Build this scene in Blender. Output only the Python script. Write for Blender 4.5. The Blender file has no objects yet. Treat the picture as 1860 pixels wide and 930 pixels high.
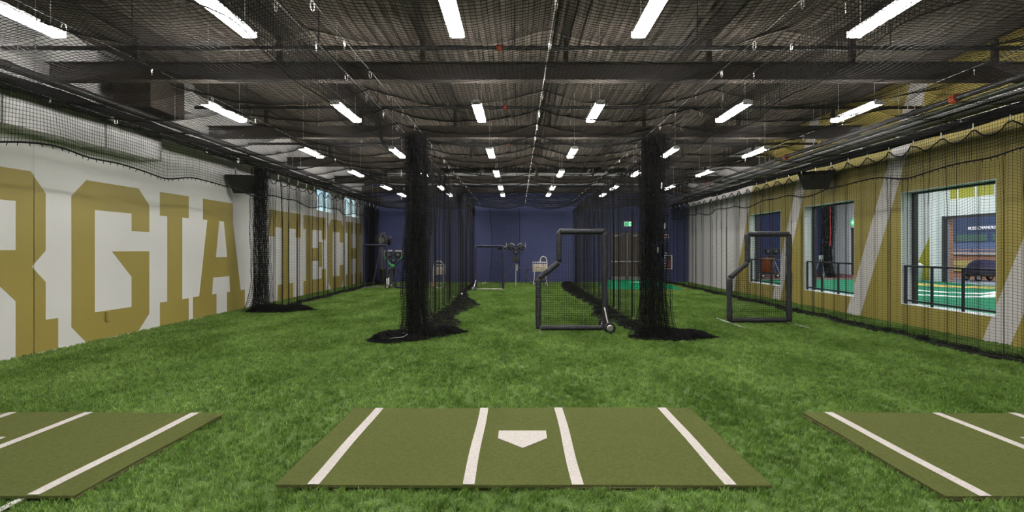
import bpy, bmesh, math, random
import numpy as np
from mathutils import Vector, Matrix

random.seed(7)
rng = np.random.default_rng(7)
S = bpy.context.scene
COL = S.collection
PI = math.pi

# ------------------------------------------------------------------ camera
F_PX, VX, VY, CAM_H = 960.0, 941.0, 452.0, 1.72      # focal length and vanishing point in the 1860x930 frame
cam_d = bpy.data.cameras.new('camera')
cam = bpy.data.objects.new('camera', cam_d)
COL.objects.link(cam)
cam.location = (0, 0, CAM_H)
cam.rotation_euler = (PI / 2, 0, 0)
cam_d.sensor_width = 36.0
cam_d.lens = 36.0 * F_PX / 1860.0
cam_d.shift_x = -(VX - 930.0) / 1860.0
cam_d.shift_y = -(465.0 - VY) / 1860.0
cam_d.clip_end = 300
S.camera = cam

# ------------------------------------------------------------------ world, sun, exposure
LAMP_L = 100.0           # radiance of the lamp diffusers
HALL_L = 75.0  # radiance of the fill lamps added out of view in the hall
w = bpy.data.worlds.new('sky'); S.world = w
w.use_nodes = True
nt = w.node_tree
bg = nt.nodes['Background']
sky = nt.nodes.new('ShaderNodeTexSky')
sky.sky_type = 'NISHITA'
sky.sun_disc = False
sky.sun_elevation = math.radians(50)
sky.sun_rotation = math.radians(200)
nt.links.new(sky.outputs[0], bg.inputs[0])
bg.inputs[1].default_value = 0.22
sun_d = bpy.data.lights.new('sun', 'SUN')
sun_d.energy = 3.2
sun_d.angle = math.radians(0.6)
sun_d.color = (1.0, 0.95, 0.86)
sun = bpy.data.objects.new('sun', sun_d); COL.objects.link(sun)
sun.location = (10, -20, 30)
sun.rotation_euler = Vector((0.45, 0.62, -0.75)).to_track_quat('-Z', 'Y').to_euler()
S.view_settings.view_transform = 'Standard'
S.view_settings.look = 'None'
S.view_settings.exposure = 0.0
S.view_settings.gamma = 1.0
S.view_settings.use_curve_mapping = False

# ------------------------------------------------------------------ materials
M = {}
def mat(name, col, rough=0.6, metal=0.0, var=0.0, vscale=8.0, bump=0.0, bscale=60.0, emit=None, estr=0.0, spec=None, col2=None):
    m = bpy.data.materials.new(name); m.use_nodes = True
    n, l = m.node_tree.nodes, m.node_tree.links
    b = n['Principled BSDF']
    b.inputs['Base Color'].default_value = (*col, 1)
    b.inputs['Roughness'].default_value = rough
    b.inputs['Metallic'].default_value = metal
    if spec is not None: b.inputs['Specular IOR Level'].default_value = spec
    if emit:
        b.inputs['Emission Color'].default_value = (*emit, 1); b.inputs['Emission Strength'].default_value = estr
    tc = n.new('ShaderNodeTexCoord')
    if var or col2:
        t = n.new('ShaderNodeTexNoise'); t.inputs['Scale'].default_value = vscale; t.inputs['Detail'].default_value = 5
        l.new(tc.outputs['Object'], t.inputs['Vector'])
        r = n.new('ShaderNodeValToRGB')
        r.color_ramp.elements[0].position = .3; r.color_ramp.elements[1].position = .72
        a = col2 if col2 else tuple(c * (1 - var) for c in col)
        z = col if col2 else tuple(min(1, c * (1 + var)) for c in col)
        r.color_ramp.elements[0].color = (*a, 1); r.color_ramp.elements[1].color = (*z, 1)
        l.new(t.outputs['Fac'], r.inputs[0]); l.new(r.outputs[0], b.inputs['Base Color'])
    if bump:
        t2 = n.new('ShaderNodeTexNoise'); t2.inputs['Scale'].default_value = bscale; t2.inputs['Detail'].default_value = 4
        l.new(tc.outputs['Object'], t2.inputs['Vector'])
        bp = n.new('ShaderNodeBump'); bp.inputs['Strength'].default_value = bump; bp.inputs['Distance'].default_value = .02
        l.new(t2.outputs['Fac'], bp.inputs['Height']); l.new(bp.outputs[0], b.inputs['Normal'])
    M[name] = m
    return m

mat('net', (.012, .0115, .012), .85, spec=.2)
mat('net_edge', (.01, .0095, .01), .9, spec=.2)
mat('rope_white', (.6, .58, .55), .7)
mat('steel', (.55, .54, .52), .35, .9, bump=.05)
mat('galv', (.52, .52, .51), .45, .35, var=.12, vscale=3)
mat('dark_pipe', (.035, .034, .034), .45, .2, var=.2)
mat('grey_pipe', (.34, .34, .35), .4, .3, var=.1)
mat('green_pipe', (.075, .085, .06), .5, .1)
mat('deck', (.140, .119, .101), .9, spec=.15, var=.10, vscale=.6)
mat('beam', (.062, .052, .044), .9, spec=.15, var=.15, vscale=2)
mat('wall_white', (.66, .655, .64), .55, var=.025, vscale=1.3, bump=.06, bscale=25)
mat('trim_white', (.74, .75, .75), .55)
mat('gold_paint', (.318, .254, .060), .5, var=.035, vscale=1.2, bump=.05, bscale=25)
mat('lamp_white', (.7, .7, .68), .5)
mat('lamp_glow', (.9, .9, .9), .5, emit=(1.0, .965, .92), estr=LAMP_L)
mat('hall_fill_glow', (.9, .9, .9), .5, emit=(.86, .95, 1.0), estr=HALL_L)
mat('vinyl', (.025, .025, .033), .48, var=.25, vscale=18, bump=.9, bscale=30)
mat('vinyl_navy', (.018, .020, .048), .6, var=.2, vscale=18, bump=.7, bscale=30)
mat('dark_steel', (.14, .14, .14), .4, .5)
mat('rubber', (.012, .012, .013), .7, bump=.1)
mat('black_metal', (.016, .016, .018), .4, .3)
mat('black_box', (.014, .0135, .0135), .55, bump=.15, bscale=120)
mat('grille', (.022, .021, .02), .7, bump=.5, bscale=300)
mat('mat_turf', (.166, .188, .058), .95, col2=(.124, .146, .042), vscale=38, bump=.8, bscale=420, spec=.1)
mat('mat_back', (.16, .12, .07), .9)
mat('mat_white', (.60, .565, .53), .9, var=.12, vscale=40, bump=.5, bscale=400, spec=.1)
mat('line_white', (.55, .56, .52), .9, bump=.5, bscale=200)
mat('door_brown', (.075, .060, .052), .5, var=.06)
mat('frame_brown', (.05, .042, .038), .5)
mat('brushed', (.5, .5, .49), .3, .8, var=.1, vscale=40)
mat('exit_green', (.02, .35, .12), .5, emit=(.05, .75, .25), estr=1.3)
mat('exit_white', (.8, .85, .8), .5, emit=(.8, 1, .85), estr=1.2)
mat('sign_white', (.7, .7, .7), .5)
mat('sign_red', (.45, .03, .03), .5)
mat('mound', (.0, .215, .085), .95, var=.15, vscale=14, bump=.6, bscale=200, spec=.1)
mat('mound_edge', (.25, .13, .05), .9)
mat('bright_green', (.03, .42, .06), .4)
mat('ball', (.62, .52, .40), .6, var=.25, vscale=14)
mat('ball_white', (.75, .72, .65), .6)
mat('plastic_grey', (.085, .09, .10), .5)
mat('wire_white', (.62, .58, .52), .45)
mat('hall_turf', (.035, .22, .115), .95, var=.18, vscale=6, bump=.5, bscale=150, spec=.1)
mat('clay', (.17, .065, .055), .95, var=.15, vscale=3)
mat('logo_gold', (.62, .45, .10), .9)
mat('logo_white', (.8, .8, .78), .9)
mat('hall_white', (.66, .67, .66), .6)
mat('hall_gold', (.36, .33, .03), .6)
mat('rail', (.018, .022, .034), .4, .2)
mat('concrete', (.5, .48, .45), .85, var=.1, vscale=2)
mat('facade_navy', (.045, .065, .12), .6, var=.06, vscale=.5)
mat('facade_glass', (.05, .11, .09), .15)
mat('facade_blue', (.09, .125, .21), .6)
mat('letter_white', (.85, .85, .85), .6)
mat('ochre', (.52, .43, .14), .8, var=.1)
mat('tarp', (.075, .065, .10), .7)
mat('orange', (.45, .13, .03), .5)
mat('red_cord', (.45, .03, .025), .6)
mat('jamb_grey', (.30, .28, .28), .6)
mat('leaf_green', (.05, .12, .03), .8)

def glass():
    m = bpy.data.materials.new('window_glass'); m.use_nodes = True
    b = m.node_tree.nodes['Principled BSDF']
    b.inputs['Base Color'].default_value = (.75, .88, .92, 1); b.inputs['Roughness'].default_value = .03
    b.inputs['Transmission Weight'].default_value = 1.0; b.inputs['IOR'].default_value = 1.02
    M['glass'] = m
glass()

def brick_material(name, c1, c2, mortar, scale, bw, bh, bump=.5, msize=.012, axes='YZ'):
    m = bpy.data.materials.new(name); m.use_nodes = True
    n, l = m.node_tree.nodes, m.node_tree.links
    b = n['Principled BSDF']; b.inputs['Roughness'].default_value = .75
    tc = n.new('ShaderNodeTexCoord'); sp = n.new('ShaderNodeSeparateXYZ'); cb = n.new('ShaderNodeCombineXYZ')
    l.new(tc.outputs['Object'], sp.inputs[0])
    l.new(sp.outputs[axes[0]], cb.inputs[0]); l.new(sp.outputs[axes[1]], cb.inputs[1])
    t = n.new('ShaderNodeTexBrick')
    t.inputs['Color1'].default_value = (*c1, 1); t.inputs['Color2'].default_value = (*c2, 1); t.inputs['Mortar'].default_value = (*mortar, 1)
    t.inputs['Scale'].default_value = scale; t.inputs['Mortar Size'].default_value = msize
    t.inputs['Brick Width'].default_value = bw; t.inputs['Row Height'].default_value = bh
    l.new(cb.outputs[0], t.inputs['Vector']); l.new(t.outputs['Color'], b.inputs['Base Color'])
    bp = n.new('ShaderNodeBump'); bp.inputs['Strength'].default_value = bump; bp.inputs['Distance'].default_value = .01; bp.invert = True
    l.new(t.outputs['Fac'], bp.inputs['Height']); l.new(bp.outputs[0], b.inputs['Normal'])
    M[name] = m
brick_material('navy_block', (.055, .067, .168), (.060, .072, .178), (.047, .056, .138), 1.0, .4, .2, .35, .006, 'XZ')
brick_material('brick', (.40, .15, .07), (.33, .12, .06), (.45, .36, .28), 1.0, .22, .075, .5, .01, 'YZ')

def stripes_material():           # the painted right wall: gold with slanted white stripes, white past the last one
    m = bpy.data.materials.new('striped_paint'); m.use_nodes = True
    n, l = m.node_tree.nodes, m.node_tree.links
    b = n['Principled BSDF']; b.inputs['Roughness'].default_value = .5
    tc = n.new('ShaderNodeTexCoord'); sp = n.new('ShaderNodeSeparateXYZ'); l.new(tc.outputs['Object'], sp.inputs[0])
    def mth(op, a, c, cc=None):
        k = n.new('ShaderNodeMath'); k.operation = op
        for i, v in enumerate((a, c)):
            if hasattr(v, 'is_linked'): l.new(v, k.inputs[i])
            else: k.inputs[i].default_value = v
        return k.outputs[0]
    t = mth('ADD', sp.outputs['Y'], mth('MULTIPLY', sp.outputs['Z'], .426))
    fr = mth('FRACT', mth('DIVIDE', mth('ADD', mth('SUBTRACT', t, 13.45), 41.0), 4.1), 0)
    s1 = mth('LESS_THAN', fr, .56 / 4.1)
    s2 = mth('GREATER_THAN', t, 21.3)
    s = mth('MAXIMUM', s1, s2)
    nz = n.new('ShaderNodeTexNoise'); nz.inputs['Scale'].default_value = 1.2; nz.inputs['Detail'].default_value = 5
    l.new(tc.outputs['Object'], nz.inputs['Vector'])
    rp = n.new('ShaderNodeValToRGB'); rp.color_ramp.elements[0].color = (.93, .93, .93, 1); rp.color_ramp.elements[1].color = (1, 1, 1, 1)
    l.new(nz.outputs['Fac'], rp.inputs[0])
    mx = n.new('ShaderNodeMix'); mx.data_type = 'RGBA'
    mx.inputs[6].default_value = (.375, .306, .074, 1); mx.inputs[7].default_value = (.67, .645, .635, 1)
    l.new(s, mx.inputs[0])
    ml = n.new('ShaderNodeMix'); ml.data_type = 'RGBA'; ml.blend_type = 'MULTIPLY'; ml.inputs[0].default_value = 1
    l.new(mx.outputs[2], ml.inputs[6]); l.new(rp.outputs[0], ml.inputs[7])
    l.new(ml.outputs[2], b.inputs['Base Color'])
    M['striped_paint'] = m
stripes_material()

def turf_material(name, dark, light, fine=True, rnd=False):
    m = bpy.data.materials.new(name); m.use_nodes = True
    n, l = m.node_tree.nodes, m.node_tree.links
    b = n['Principled BSDF']; b.inputs['Roughness'].default_value = .75; b.inputs['Specular IOR Level'].default_value = .18
    g = n.new('ShaderNodeNewGeometry')
    mp = n.new('ShaderNodeMapping'); mp.inputs['Scale'].default_value = (1.0, .55, 1.0)
    l.new(g.outputs['Position'], mp.inputs['Vector'])
    t = n.new('ShaderNodeTexNoise'); t.inputs['Scale'].default_value = 1.1; t.inputs['Detail'].default_value = 8; t.inputs['Roughness'].default_value = .68
    l.new(mp.outputs[0], t.inputs['Vector'])
    r = n.new('ShaderNodeValToRGB')
    r.color_ramp.elements[0].position = .34; r.color_ramp.elements[1].position = .66
    r.color_ramp.elements[0].color = (*dark, 1); r.color_ramp.elements[1].color = (*light, 1)
    l.new(t.outputs['Fac'], r.inputs[0])
    out = r.outputs[0]
    if rnd:
        oi = n.new('ShaderNodeObjectInfo')
        rr = n.new('ShaderNodeValToRGB'); rr.color_ramp.elements[0].color = (.62, .62, .62, 1); rr.color_ramp.elements[1].color = (1.35, 1.35, 1.3, 1)
        l.new(oi.outputs['Random'], rr.inputs[0])
        ml = n.new('ShaderNodeMix'); ml.data_type = 'RGBA'; ml.blend_type = 'MULTIPLY'; ml.inputs[0].default_value = 1
        l.new(out, ml.inputs[6]); l.new(rr.outputs[0], ml.inputs[7]); out = ml.outputs[2]
    else:
        t2 = n.new('ShaderNodeTexNoise'); t2.inputs['Scale'].default_value = 55; t2.inputs['Detail'].default_value = 3
        l.new(g.outputs['Position'], t2.inputs['Vector'])
        r2 = n.new('ShaderNodeValToRGB'); r2.color_ramp.elements[0].position = .3; r2.color_ramp.elements[1].position = .7
        r2.color_ramp.elements[0].color = (.55, .55, .55, 1); r2.color_ramp.elements[1].color = (1.3, 1.3, 1.3, 1)
        l.new(t2.outputs['Fac'], r2.inputs[0])
        ml = n.new('ShaderNodeMix'); ml.data_type = 'RGBA'; ml.blend_type = 'MULTIPLY'; ml.inputs[0].default_value = 1
        l.new(out, ml.inputs[6]); l.new(r2.outputs[0], ml.inputs[7]); out = ml.outputs[2]
        bp = n.new('ShaderNodeBump'); bp.inputs['Strength'].default_value = .8; bp.inputs['Distance'].default_value = .03
        l.new(t2.outputs['Fac'], bp.inputs['Height']); l.new(bp.outputs[0], b.inputs['Normal'])
    l.new(out, b.inputs['Base Color'])
    M[name] = m
turf_material('turf', (.066, .124, .022), (.145, .232, .060))
turf_material('turf_blade', (.100, .190, .028), (.262, .400, .112), rnd=True)

# ------------------------------------------------------------------ mesh helpers
class MB:
    def __init__(s): s.v, s.f = [], []
    def add(s, vs, fs):
        o = len(s.v); s.v += [tuple(p) for p in vs]; s.f += [tuple(i + o for i in f) for f in fs]; return s
    def box(s, x0, x1, y0, y1, z0, z1):
        return s.add([(x0,y0,z0),(x1,y0,z0),(x1,y1,z0),(x0,y1,z0),(x0,y0,z1),(x1,y0,z1),(x1,y1,z1),(x0,y1,z1)],
                     [(0,3,2,1),(4,5,6,7),(0,1,5,4),(1,2,6,5),(2,3,7,6),(3,0,4,7)])
    def bbox(s, x0, x1, y0, y1, z0, z1, c=.01):       # chamfered box
        bm = bmesh.new(); bmesh.ops.create_cube(bm, size=1)
        for v in bm.verts: v.co = Vector(((x0+x1)/2 + v.co.x*(x1-x0), (y0+y1)/2 + v.co.y*(y1-y0), (z0+z1)/2 + v.co.z*(z1-z0)))
        bmesh.ops.bevel(bm, geom=list(bm.edges), offset=c, segments=2, affect='EDGES', profile=.5)
        bm.verts.ensure_lookup_table()
        vs = [v.co[:] for v in bm.verts]; fs = [[v.index for v in f.verts] for f in bm.faces]; bm.free()
        return s.add(vs, fs)
    def tube(s, pts, r, n=8, closed=False, cap=True):
        pts = [Vector(p) for p in pts]; k = len(pts)
        rs = r if isinstance(r, (list, tuple)) else [r] * k
        vs, fs, prev = [], [], None
        for i, p in enumerate(pts):
            a = pts[(i-1) % k] if (closed or i) else p
            c = pts[(i+1) % k] if (closed or i < k-1) else p
            t = (c - a).normalized()
            if prev is None:
                up = Vector((0,0,1)) if abs(t.z) < .9 else Vector((0,1,0))
                nrm = t.cross(up).normalized()
            else:
                nrm = (prev - t * prev.dot(t)).normalized()
            prev = nrm; b = t.cross(nrm)
            for j in range(n):
                q = 2*PI*j/n
                vs.append(p + (nrm*math.cos(q) + b*math.sin(q)) * rs[i])
        for i in range(k if closed else k-1):
            i2 = (i+1) % k
            for j in range(n):
                fs.append((i*n+j, i*n+(j+1)%n, i2*n+(j+1)%n, i2*n+j))
        if cap and not closed:
            fs.append(tuple(range(n-1,-1,-1))); fs.append(tuple(range((k-1)*n, k*n)))
        return s.add(vs, fs)
    def cyl(s, p0, p1, r, n=12): return s.tube([p0, p1], r, n)
    def lathe(s, prof, c=(0,0,0), axis='Z', n=20):     # prof: (radius, height)
        vs, fs = [], []
        for r, h in prof:
            for j in range(n):
                q = 2*PI*j/n; a, b = r*math.cos(q), r*math.sin(q)
                vs.append({'Z': (c[0]+a, c[1]+b, c[2]+h), 'Y': (c[0]+a, c[1]+h, c[2]+b), 'X': (c[0]+h, c[1]+a, c[2]+b)}[axis])
        k = len(prof)
        for i in range(k-1):
            for j in range(n): fs.append((i*n+j, i*n+(j+1)%n, (i+1)*n+(j+1)%n, (i+1)*n+j))
        fs.append(tuple(range(n-1,-1,-1))); fs.append(tuple(range((k-1)*n, k*n)))
        return s.add(vs, fs)
    def prism(s, poly, f, t):          # poly of (a,b); f(a,b,d) -> xyz; thickness t along d
        k = len(poly)
        return s.add([f(a,b,0) for a,b in poly] + [f(a,b,t) for a,b in poly],
                     [tuple(range(k)), tuple(range(2*k-1,k-1,-1))] + [(i,(i+1)%k,(i+1)%k+k,i+k) for i in range(k)])
    def build(s, name, m, parent=None, smooth=False):
        me = bpy.data.meshes.new(name); me.from_pydata(s.v, [], s.f); me.update()
        bm = bmesh.new(); bm.from_mesh(me); bmesh.ops.recalc_face_normals(bm, faces=bm.faces); bm.to_mesh(me); bm.free()
        if smooth: me.polygons.foreach_set('use_smooth', [True]*len(me.polygons))
        return link(name, me, m, parent)

def link(name, me, m, parent=None):
    if m is not None and not me.materials: me.materials.append(M[m])
    o = bpy.data.objects.new(name, me); COL.objects.link(o)
    if parent: o.parent = parent
    return o
def tag(o, label, cat, group=None):
    o['label'] = label; o['category'] = cat
    if group: o['group'] = group
    return o
def thing(name, label, cat, loc=(0,0,0), rz=0, group=None):
    o = bpy.data.objects.new(name, None); COL.objects.link(o); o.empty_display_size = .1
    o.location = loc; o.rotation_euler = (0,0,rz)
    return tag(o, label, cat, group)
def struct(o): o['kind'] = 'structure'; return o
def copy_tree(o, parent=None):
    c = o.copy(); COL.objects.link(c); c.parent = parent
    for ch in list(o.children): copy_tree(ch, c)
    return c
def sphere(c, r, n=10, k=6):
    return [(r*math.sin(PI*i/k), -r*math.cos(PI*i/k)) for i in range(k+1)]

# cords of a net: polylines L[n_lines, n_pts, 3] turned into three-sided cords
def cords(L, r):
    L = np.asarray(L, float); n, k, _ = L.shape
    T = np.gradient(L, axis=1) if k > 2 else np.repeat((L[:,1:]-L[:,:1]), 2, axis=1)
    T /= np.linalg.norm(T, axis=2, keepdims=True) + 1e-12
    ref = np.array([.36, .48, .80]); N = np.cross(T, ref)
    N /= np.linalg.norm(N, axis=2, keepdims=True) + 1e-12
    B = np.cross(T, N)
    V = np.stack([L + r*(N*math.cos(a) + B*math.sin(a)) for a in (0, 2*PI/3, 4*PI/3)], axis=2)   # n,k,3,3
    idx = np.arange(n*k*3).reshape(n, k, 3)
    q = []
    for j in range(3):
        j2 = (j+1) % 3
        q.append(np.stack([idx[:,:-1,j], idx[:,:-1,j2], idx[:,1:,j2], idx[:,1:,j]], axis=-1).reshape(-1,4))
    return V.reshape(-1,3), np.concatenate(q)
def cord_mesh(name, parts):
    vs, qs, o = [], [], 0
    for v, q in parts: vs.append(v); qs.append(q+o); o += len(v)
    V = np.concatenate(vs); Q = np.concatenate(qs)
    me = bpy.data.meshes.new(name)
    me.vertices.add(len(V)); me.vertices.foreach_set('co', V.astype(np.float32).ravel())
    me.loops.add(Q.size); me.loops.foreach_set('vertex_index', Q.astype(np.int32).ravel())
    me.polygons.add(len(Q)); me.polygons.foreach_set('loop_start', np.arange(0, Q.size, 4, dtype=np.int32))
    me.update(calc_edges=True)
    return me
def net_mesh(name, P, r, sv=1, su=1):       # P[nu, nv, 3]
    nu, nv, _ = P.shape
    iv = sorted(set(list(range(0, nv, sv)) + [nv-1])); iu = sorted(set(list(range(0, nu, su)) + [nu-1]))
    return cord_mesh(name, [cords(P[:, iv], r), cords(P[iu].transpose(1,0,2), r)])
def wob(x, seed, amps=((.6,1.0),(1.7,.5),(4.1,.25))):
    g = np.random.default_rng(seed); x = np.asarray(x, float); s = 0*x
    for fq, a in amps: s = s + a*np.sin(fq*x*2*PI*(1+.2*g.random()) + g.random()*2*PI)
    return s

# ------------------------------------------------------------------ the room shell
XL, XR, YB, YF, ZC = -7.86, 8.70, 27.0, -3.0, 5.5
fl = struct(MB().add([(XL,YF,0),(XR,YF,0),(XR,YB,0),(XL,YB,0)], [(0,1,2,3)]).build('floor', 'turf'))

mb = MB()                                   # corrugated deck, ribs running away from the camera
pitch = .2; x = XL - .2
prof = []
while x < XR + .2:
    prof += [(x, ZC), (x+.08, ZC), (x+.10, ZC+.06), (x+.18, ZC+.06)]; x += pitch
vs = [(a, YF, z) for a, z in prof] + [(a, YB+.3, z) for a, z in prof]; k = len(prof)
mb.add(vs, [(i, i+1, i+1+k, i+k) for i in range(k-1)])
mb.box(XL-.3, XR+.3, YF-.2, YB+.4, ZC+.1, ZC+.2)
ceil = struct(mb.build('ceiling', 'deck'))
bm_ = MB()
bm_.box(XL, XR, -.10, .10, 0, .016); bm_.box(XL, XR, -.008, .008, .016, .284); bm_.box(XL, XR, -.10, .10, .284, .30)
for q in np.arange(XL+1.46, XR, 2.4): bm_.box(q-.04, q+.04, -.04, .04, .30, .70)       # short posts up to the joists
beam_me = None
for i, y in enumerate((-.3, 4.3, 8.87, 13.44, 18.0, 22.6, 26.6)):
    if beam_me is None:
        o = bm_.build('beam', 'beam', ceil); beam_me = o.data
    else:
        o = link('beam', beam_me, None, ceil)
    o.location = (0, y, 4.53)
pm = MB()
pm.box(-.05, .05, YF, YB, 0, .01); pm.box(-.005, .005, YF, YB, .01, .24); pm.box(-.05, .05, YF, YB, .24, .25)
p_me = None
for x in (-6.4, -4.0, -1.6, .8, 3.2, 5.6, 8.0):      # joists under the deck
    if p_me is None: o = pm.build('joist', 'beam', ceil); p_me = o.data
    else: o = link('joist', p_me, None, ceil)
    o.location = (x, 0, ZC-.25)

wl = MB()      # left wall with two high windows
WZ0, WZ1 = 3.22, 4.12
wins = [(20.65, 22.6), (23.95, 26.1)]
t0, t1 = XL-.25, XL
wl.box(t0, t1, YF, YB+.25, -.2, WZ0); wl.box(t0, t1, YF, YB+.25, WZ1, ZC+.1)
e = YF
for a, b in wins: wl.box(t0, t1, e, a, WZ0, WZ1); e = b
wl.box(t0, t1, e, YB+.25, WZ0, WZ1)
wall_left = struct(wl.build('wall_left', 'wall_white'))
MB().box(XL, XL+.004, 8.572, 8.584, 0, 5.4).build('panel_joint', 'galv', wall_left)
for i, (a, b) in enumerate(wins):
    m_ = MB(); fr = .03; x0, x1 = XL-.16, XL-.08
    m_.box(x0,x1,a,b,WZ0,WZ0+fr); m_.box(x0,x1,a,b,WZ1-fr,WZ1); m_.box(x0,x1,a,a+fr,WZ0,WZ1); m_.box(x0,x1,b-fr,b,WZ0,WZ1)
    mid = (a+b)/2+.15; m_.box(x0,x1,mid-.035,mid+.035,WZ0,WZ1)
    wn = struct(m_.build('window_%d' % (i+1), 'galv'))
    for p, q in ((a+fr, mid-.035), (mid+.035, b-fr)):
        MB().box(XL-.125, XL-.119, p, q, WZ0+fr, WZ1-fr).build('pane', 'glass', wn)

# painted letters, drawn on the wall plane as (distance along the wall, height)
ZT, ZB, SL, CT = 2.97, .02, .52, .32
def letter_parts(ch, a, b):
    s = .51
    if ch == 'I':
        c = (a+b)/2; return [[(a,ZT-SL),(a,ZT),(b,ZT),(b,ZT-SL)], [(c-.262,ZB+SL),(c-.262,ZT-SL),(c+.262,ZT-SL),(c+.262,ZB+SL)], [(a,ZB),(a,ZB+SL),(b,ZB+SL),(b,ZB)]]
    if ch == 'G':
        return [[(a,ZB+CT),(a,ZT-CT),(a+CT,ZT),(b-CT,ZT),(b,ZT-CT),(b,2.08),(b-s,2.08),(b-s,2.44),(a+s,2.44),(a+s,.54),(b-s,.54),(b-s,1.15),(a+.93,1.67),(b,1.67),(b,ZB+CT),(b-CT,ZB),(a+CT,ZB)]]
    if ch == 'R':
        return [[(a,ZT-SL),(a,ZT),(b-.24-.27,ZT),(b-.24,ZT-.33),(b-.24,1.69),(b-.49,1.43),(b-.24,1.17),(b-.24,ZB+SL),(b,ZB+SL),(b,ZB),(b-.76,ZB),(b-.76,.9),(b-1.0,1.14),(a+.75,1.14),(a+.75,1.70),(b-.76,1.70),(b-.76,2.47),(a+.75,2.47),(a+.75,1.14),(a+.75,ZB+SL),(a+1.0,ZB+SL),(a+1.0,ZB),(a,ZB),(a,ZB+SL),(a+.24,ZB+SL),(a+.24,ZT-SL)]]
    if ch == 'A':
        o = a - 12.78
        p = [[(13.18,2.45),(13.18,ZT),(14.56,ZT),(14.57,2.45)], [(13.37,2.45),(13.9,2.45),(13.74,1.5),(13.62,.98),(13.57,.55),(13.03,.55)],
             [(14.12,2.45),(14.57,2.45),(14.97,.55),(14.43,.55),(14.39,.98),(14.28,1.5)], [(13.74,1.5),(14.28,1.5),(14.39,.98),(13.62,.98)],
             [(12.78,ZB),(12.78,.55),(13.77,.55),(13.77,ZB)], [(14.27,ZB),(14.27,.55),(15.2,.55),(15.2,ZB)]]
        return [[(y+o, z) for y, z in q] for q in p]
    if ch == 'T':
        c = (a+b)/2; return [[(a,2.12),(a,ZT),(b,ZT),(b,2.12),(b-.42,2.12),(b-.42,2.42),(a+.42,2.42),(a+.42,2.12)], [(c-.26,ZB+SL),(c-.26,2.42),(c+.26,2.42),(c+.26,ZB+SL)], [(c-.6,ZB),(c-.6,ZB+SL),(c+.6,ZB+SL),(c+.6,ZB)]]
    if ch == 'E':
        d = a+.25
        return [[(a,ZT-SL),(a,ZT),(b,ZT),(b,2.1),(b-.45,2.1),(b-.45,ZT-SL)], [(d,ZB+SL),(d,ZT-SL),(d+.55,ZT-SL),(d+.55,ZB+SL)], [(d+.55,1.25),(d+.55,1.75),(b-.8,1.75),(b-.8,2.0),(b-.4,2.0),(b-.4,1.0),(b-.8,1.0),(b-.8,1.25)], [(a,ZB),(a,ZB+SL),(b-.45,ZB+SL),(b-.45,.9),(b,.9),(b,ZB)]]
    if ch == 'C':
        return [[(a,ZB+CT),(a,ZT-CT),(a+CT,ZT),(b-CT,ZT),(b,ZT-CT),(b,2.0),(b-s,2.0),(b-s,2.44),(a+s,2.44),(a+s,.54),(b-s,.54),(b-s,1.0),(b,1.0),(b,ZB+CT),(b-CT,ZB),(a+CT,ZB)]]
    if ch == 'O':
        return [[(a,ZB+CT),(a,ZT-CT),(a+CT,ZT),(b-CT,ZT),(b,ZT-CT),(b,ZB+CT),(b-CT,ZB),(b-CT-.01,ZB),(b-s,.54),(b-s,2.44),(a+s,2.44),(a+s,.54),(b-s-.01,.54),(b-CT-.02,ZB),(a+CT,ZB)]]
    if ch == 'H':
        out = []
        for x0 in (a, b-1.05):
            out += [[(x0,ZT-SL),(x0,ZT),(x0+1.05,ZT),(x0+1.05,ZT-SL)], [(x0+.26,ZB+SL),(x0+.26,ZT-SL),(x0+.79,ZT-SL),(x0+.79,ZB+SL)], [(x0,ZB),(x0,ZB+SL),(x0+1.05,ZB+SL),(x0+1.05,ZB)]]
        return out + [[(a+.79,1.25),(a+.79,1.75),(b-.79,1.75),(b-.79,1.25)]]
for ch, a, b in (('E', 2.3, 4.2), ('O', 4.5, 6.45), ('R', 6.75, 9.03), ('G', 9.30, 11.26), ('I', 11.60, 12.61), ('A', 12.78, 15.2),
                 ('T', 16.66, 19.1), ('E', 19.35, 21.6), ('C', 21.9, 23.8), ('H', 24.1, 26.5)):
    m_ = MB()
    for poly in letter_parts(ch, a, b): m_.prism(poly, lambda p, q, d: (XL+d, p, q), .004)
    m_.build('painted_letter', 'gold_paint', wall_left)

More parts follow.
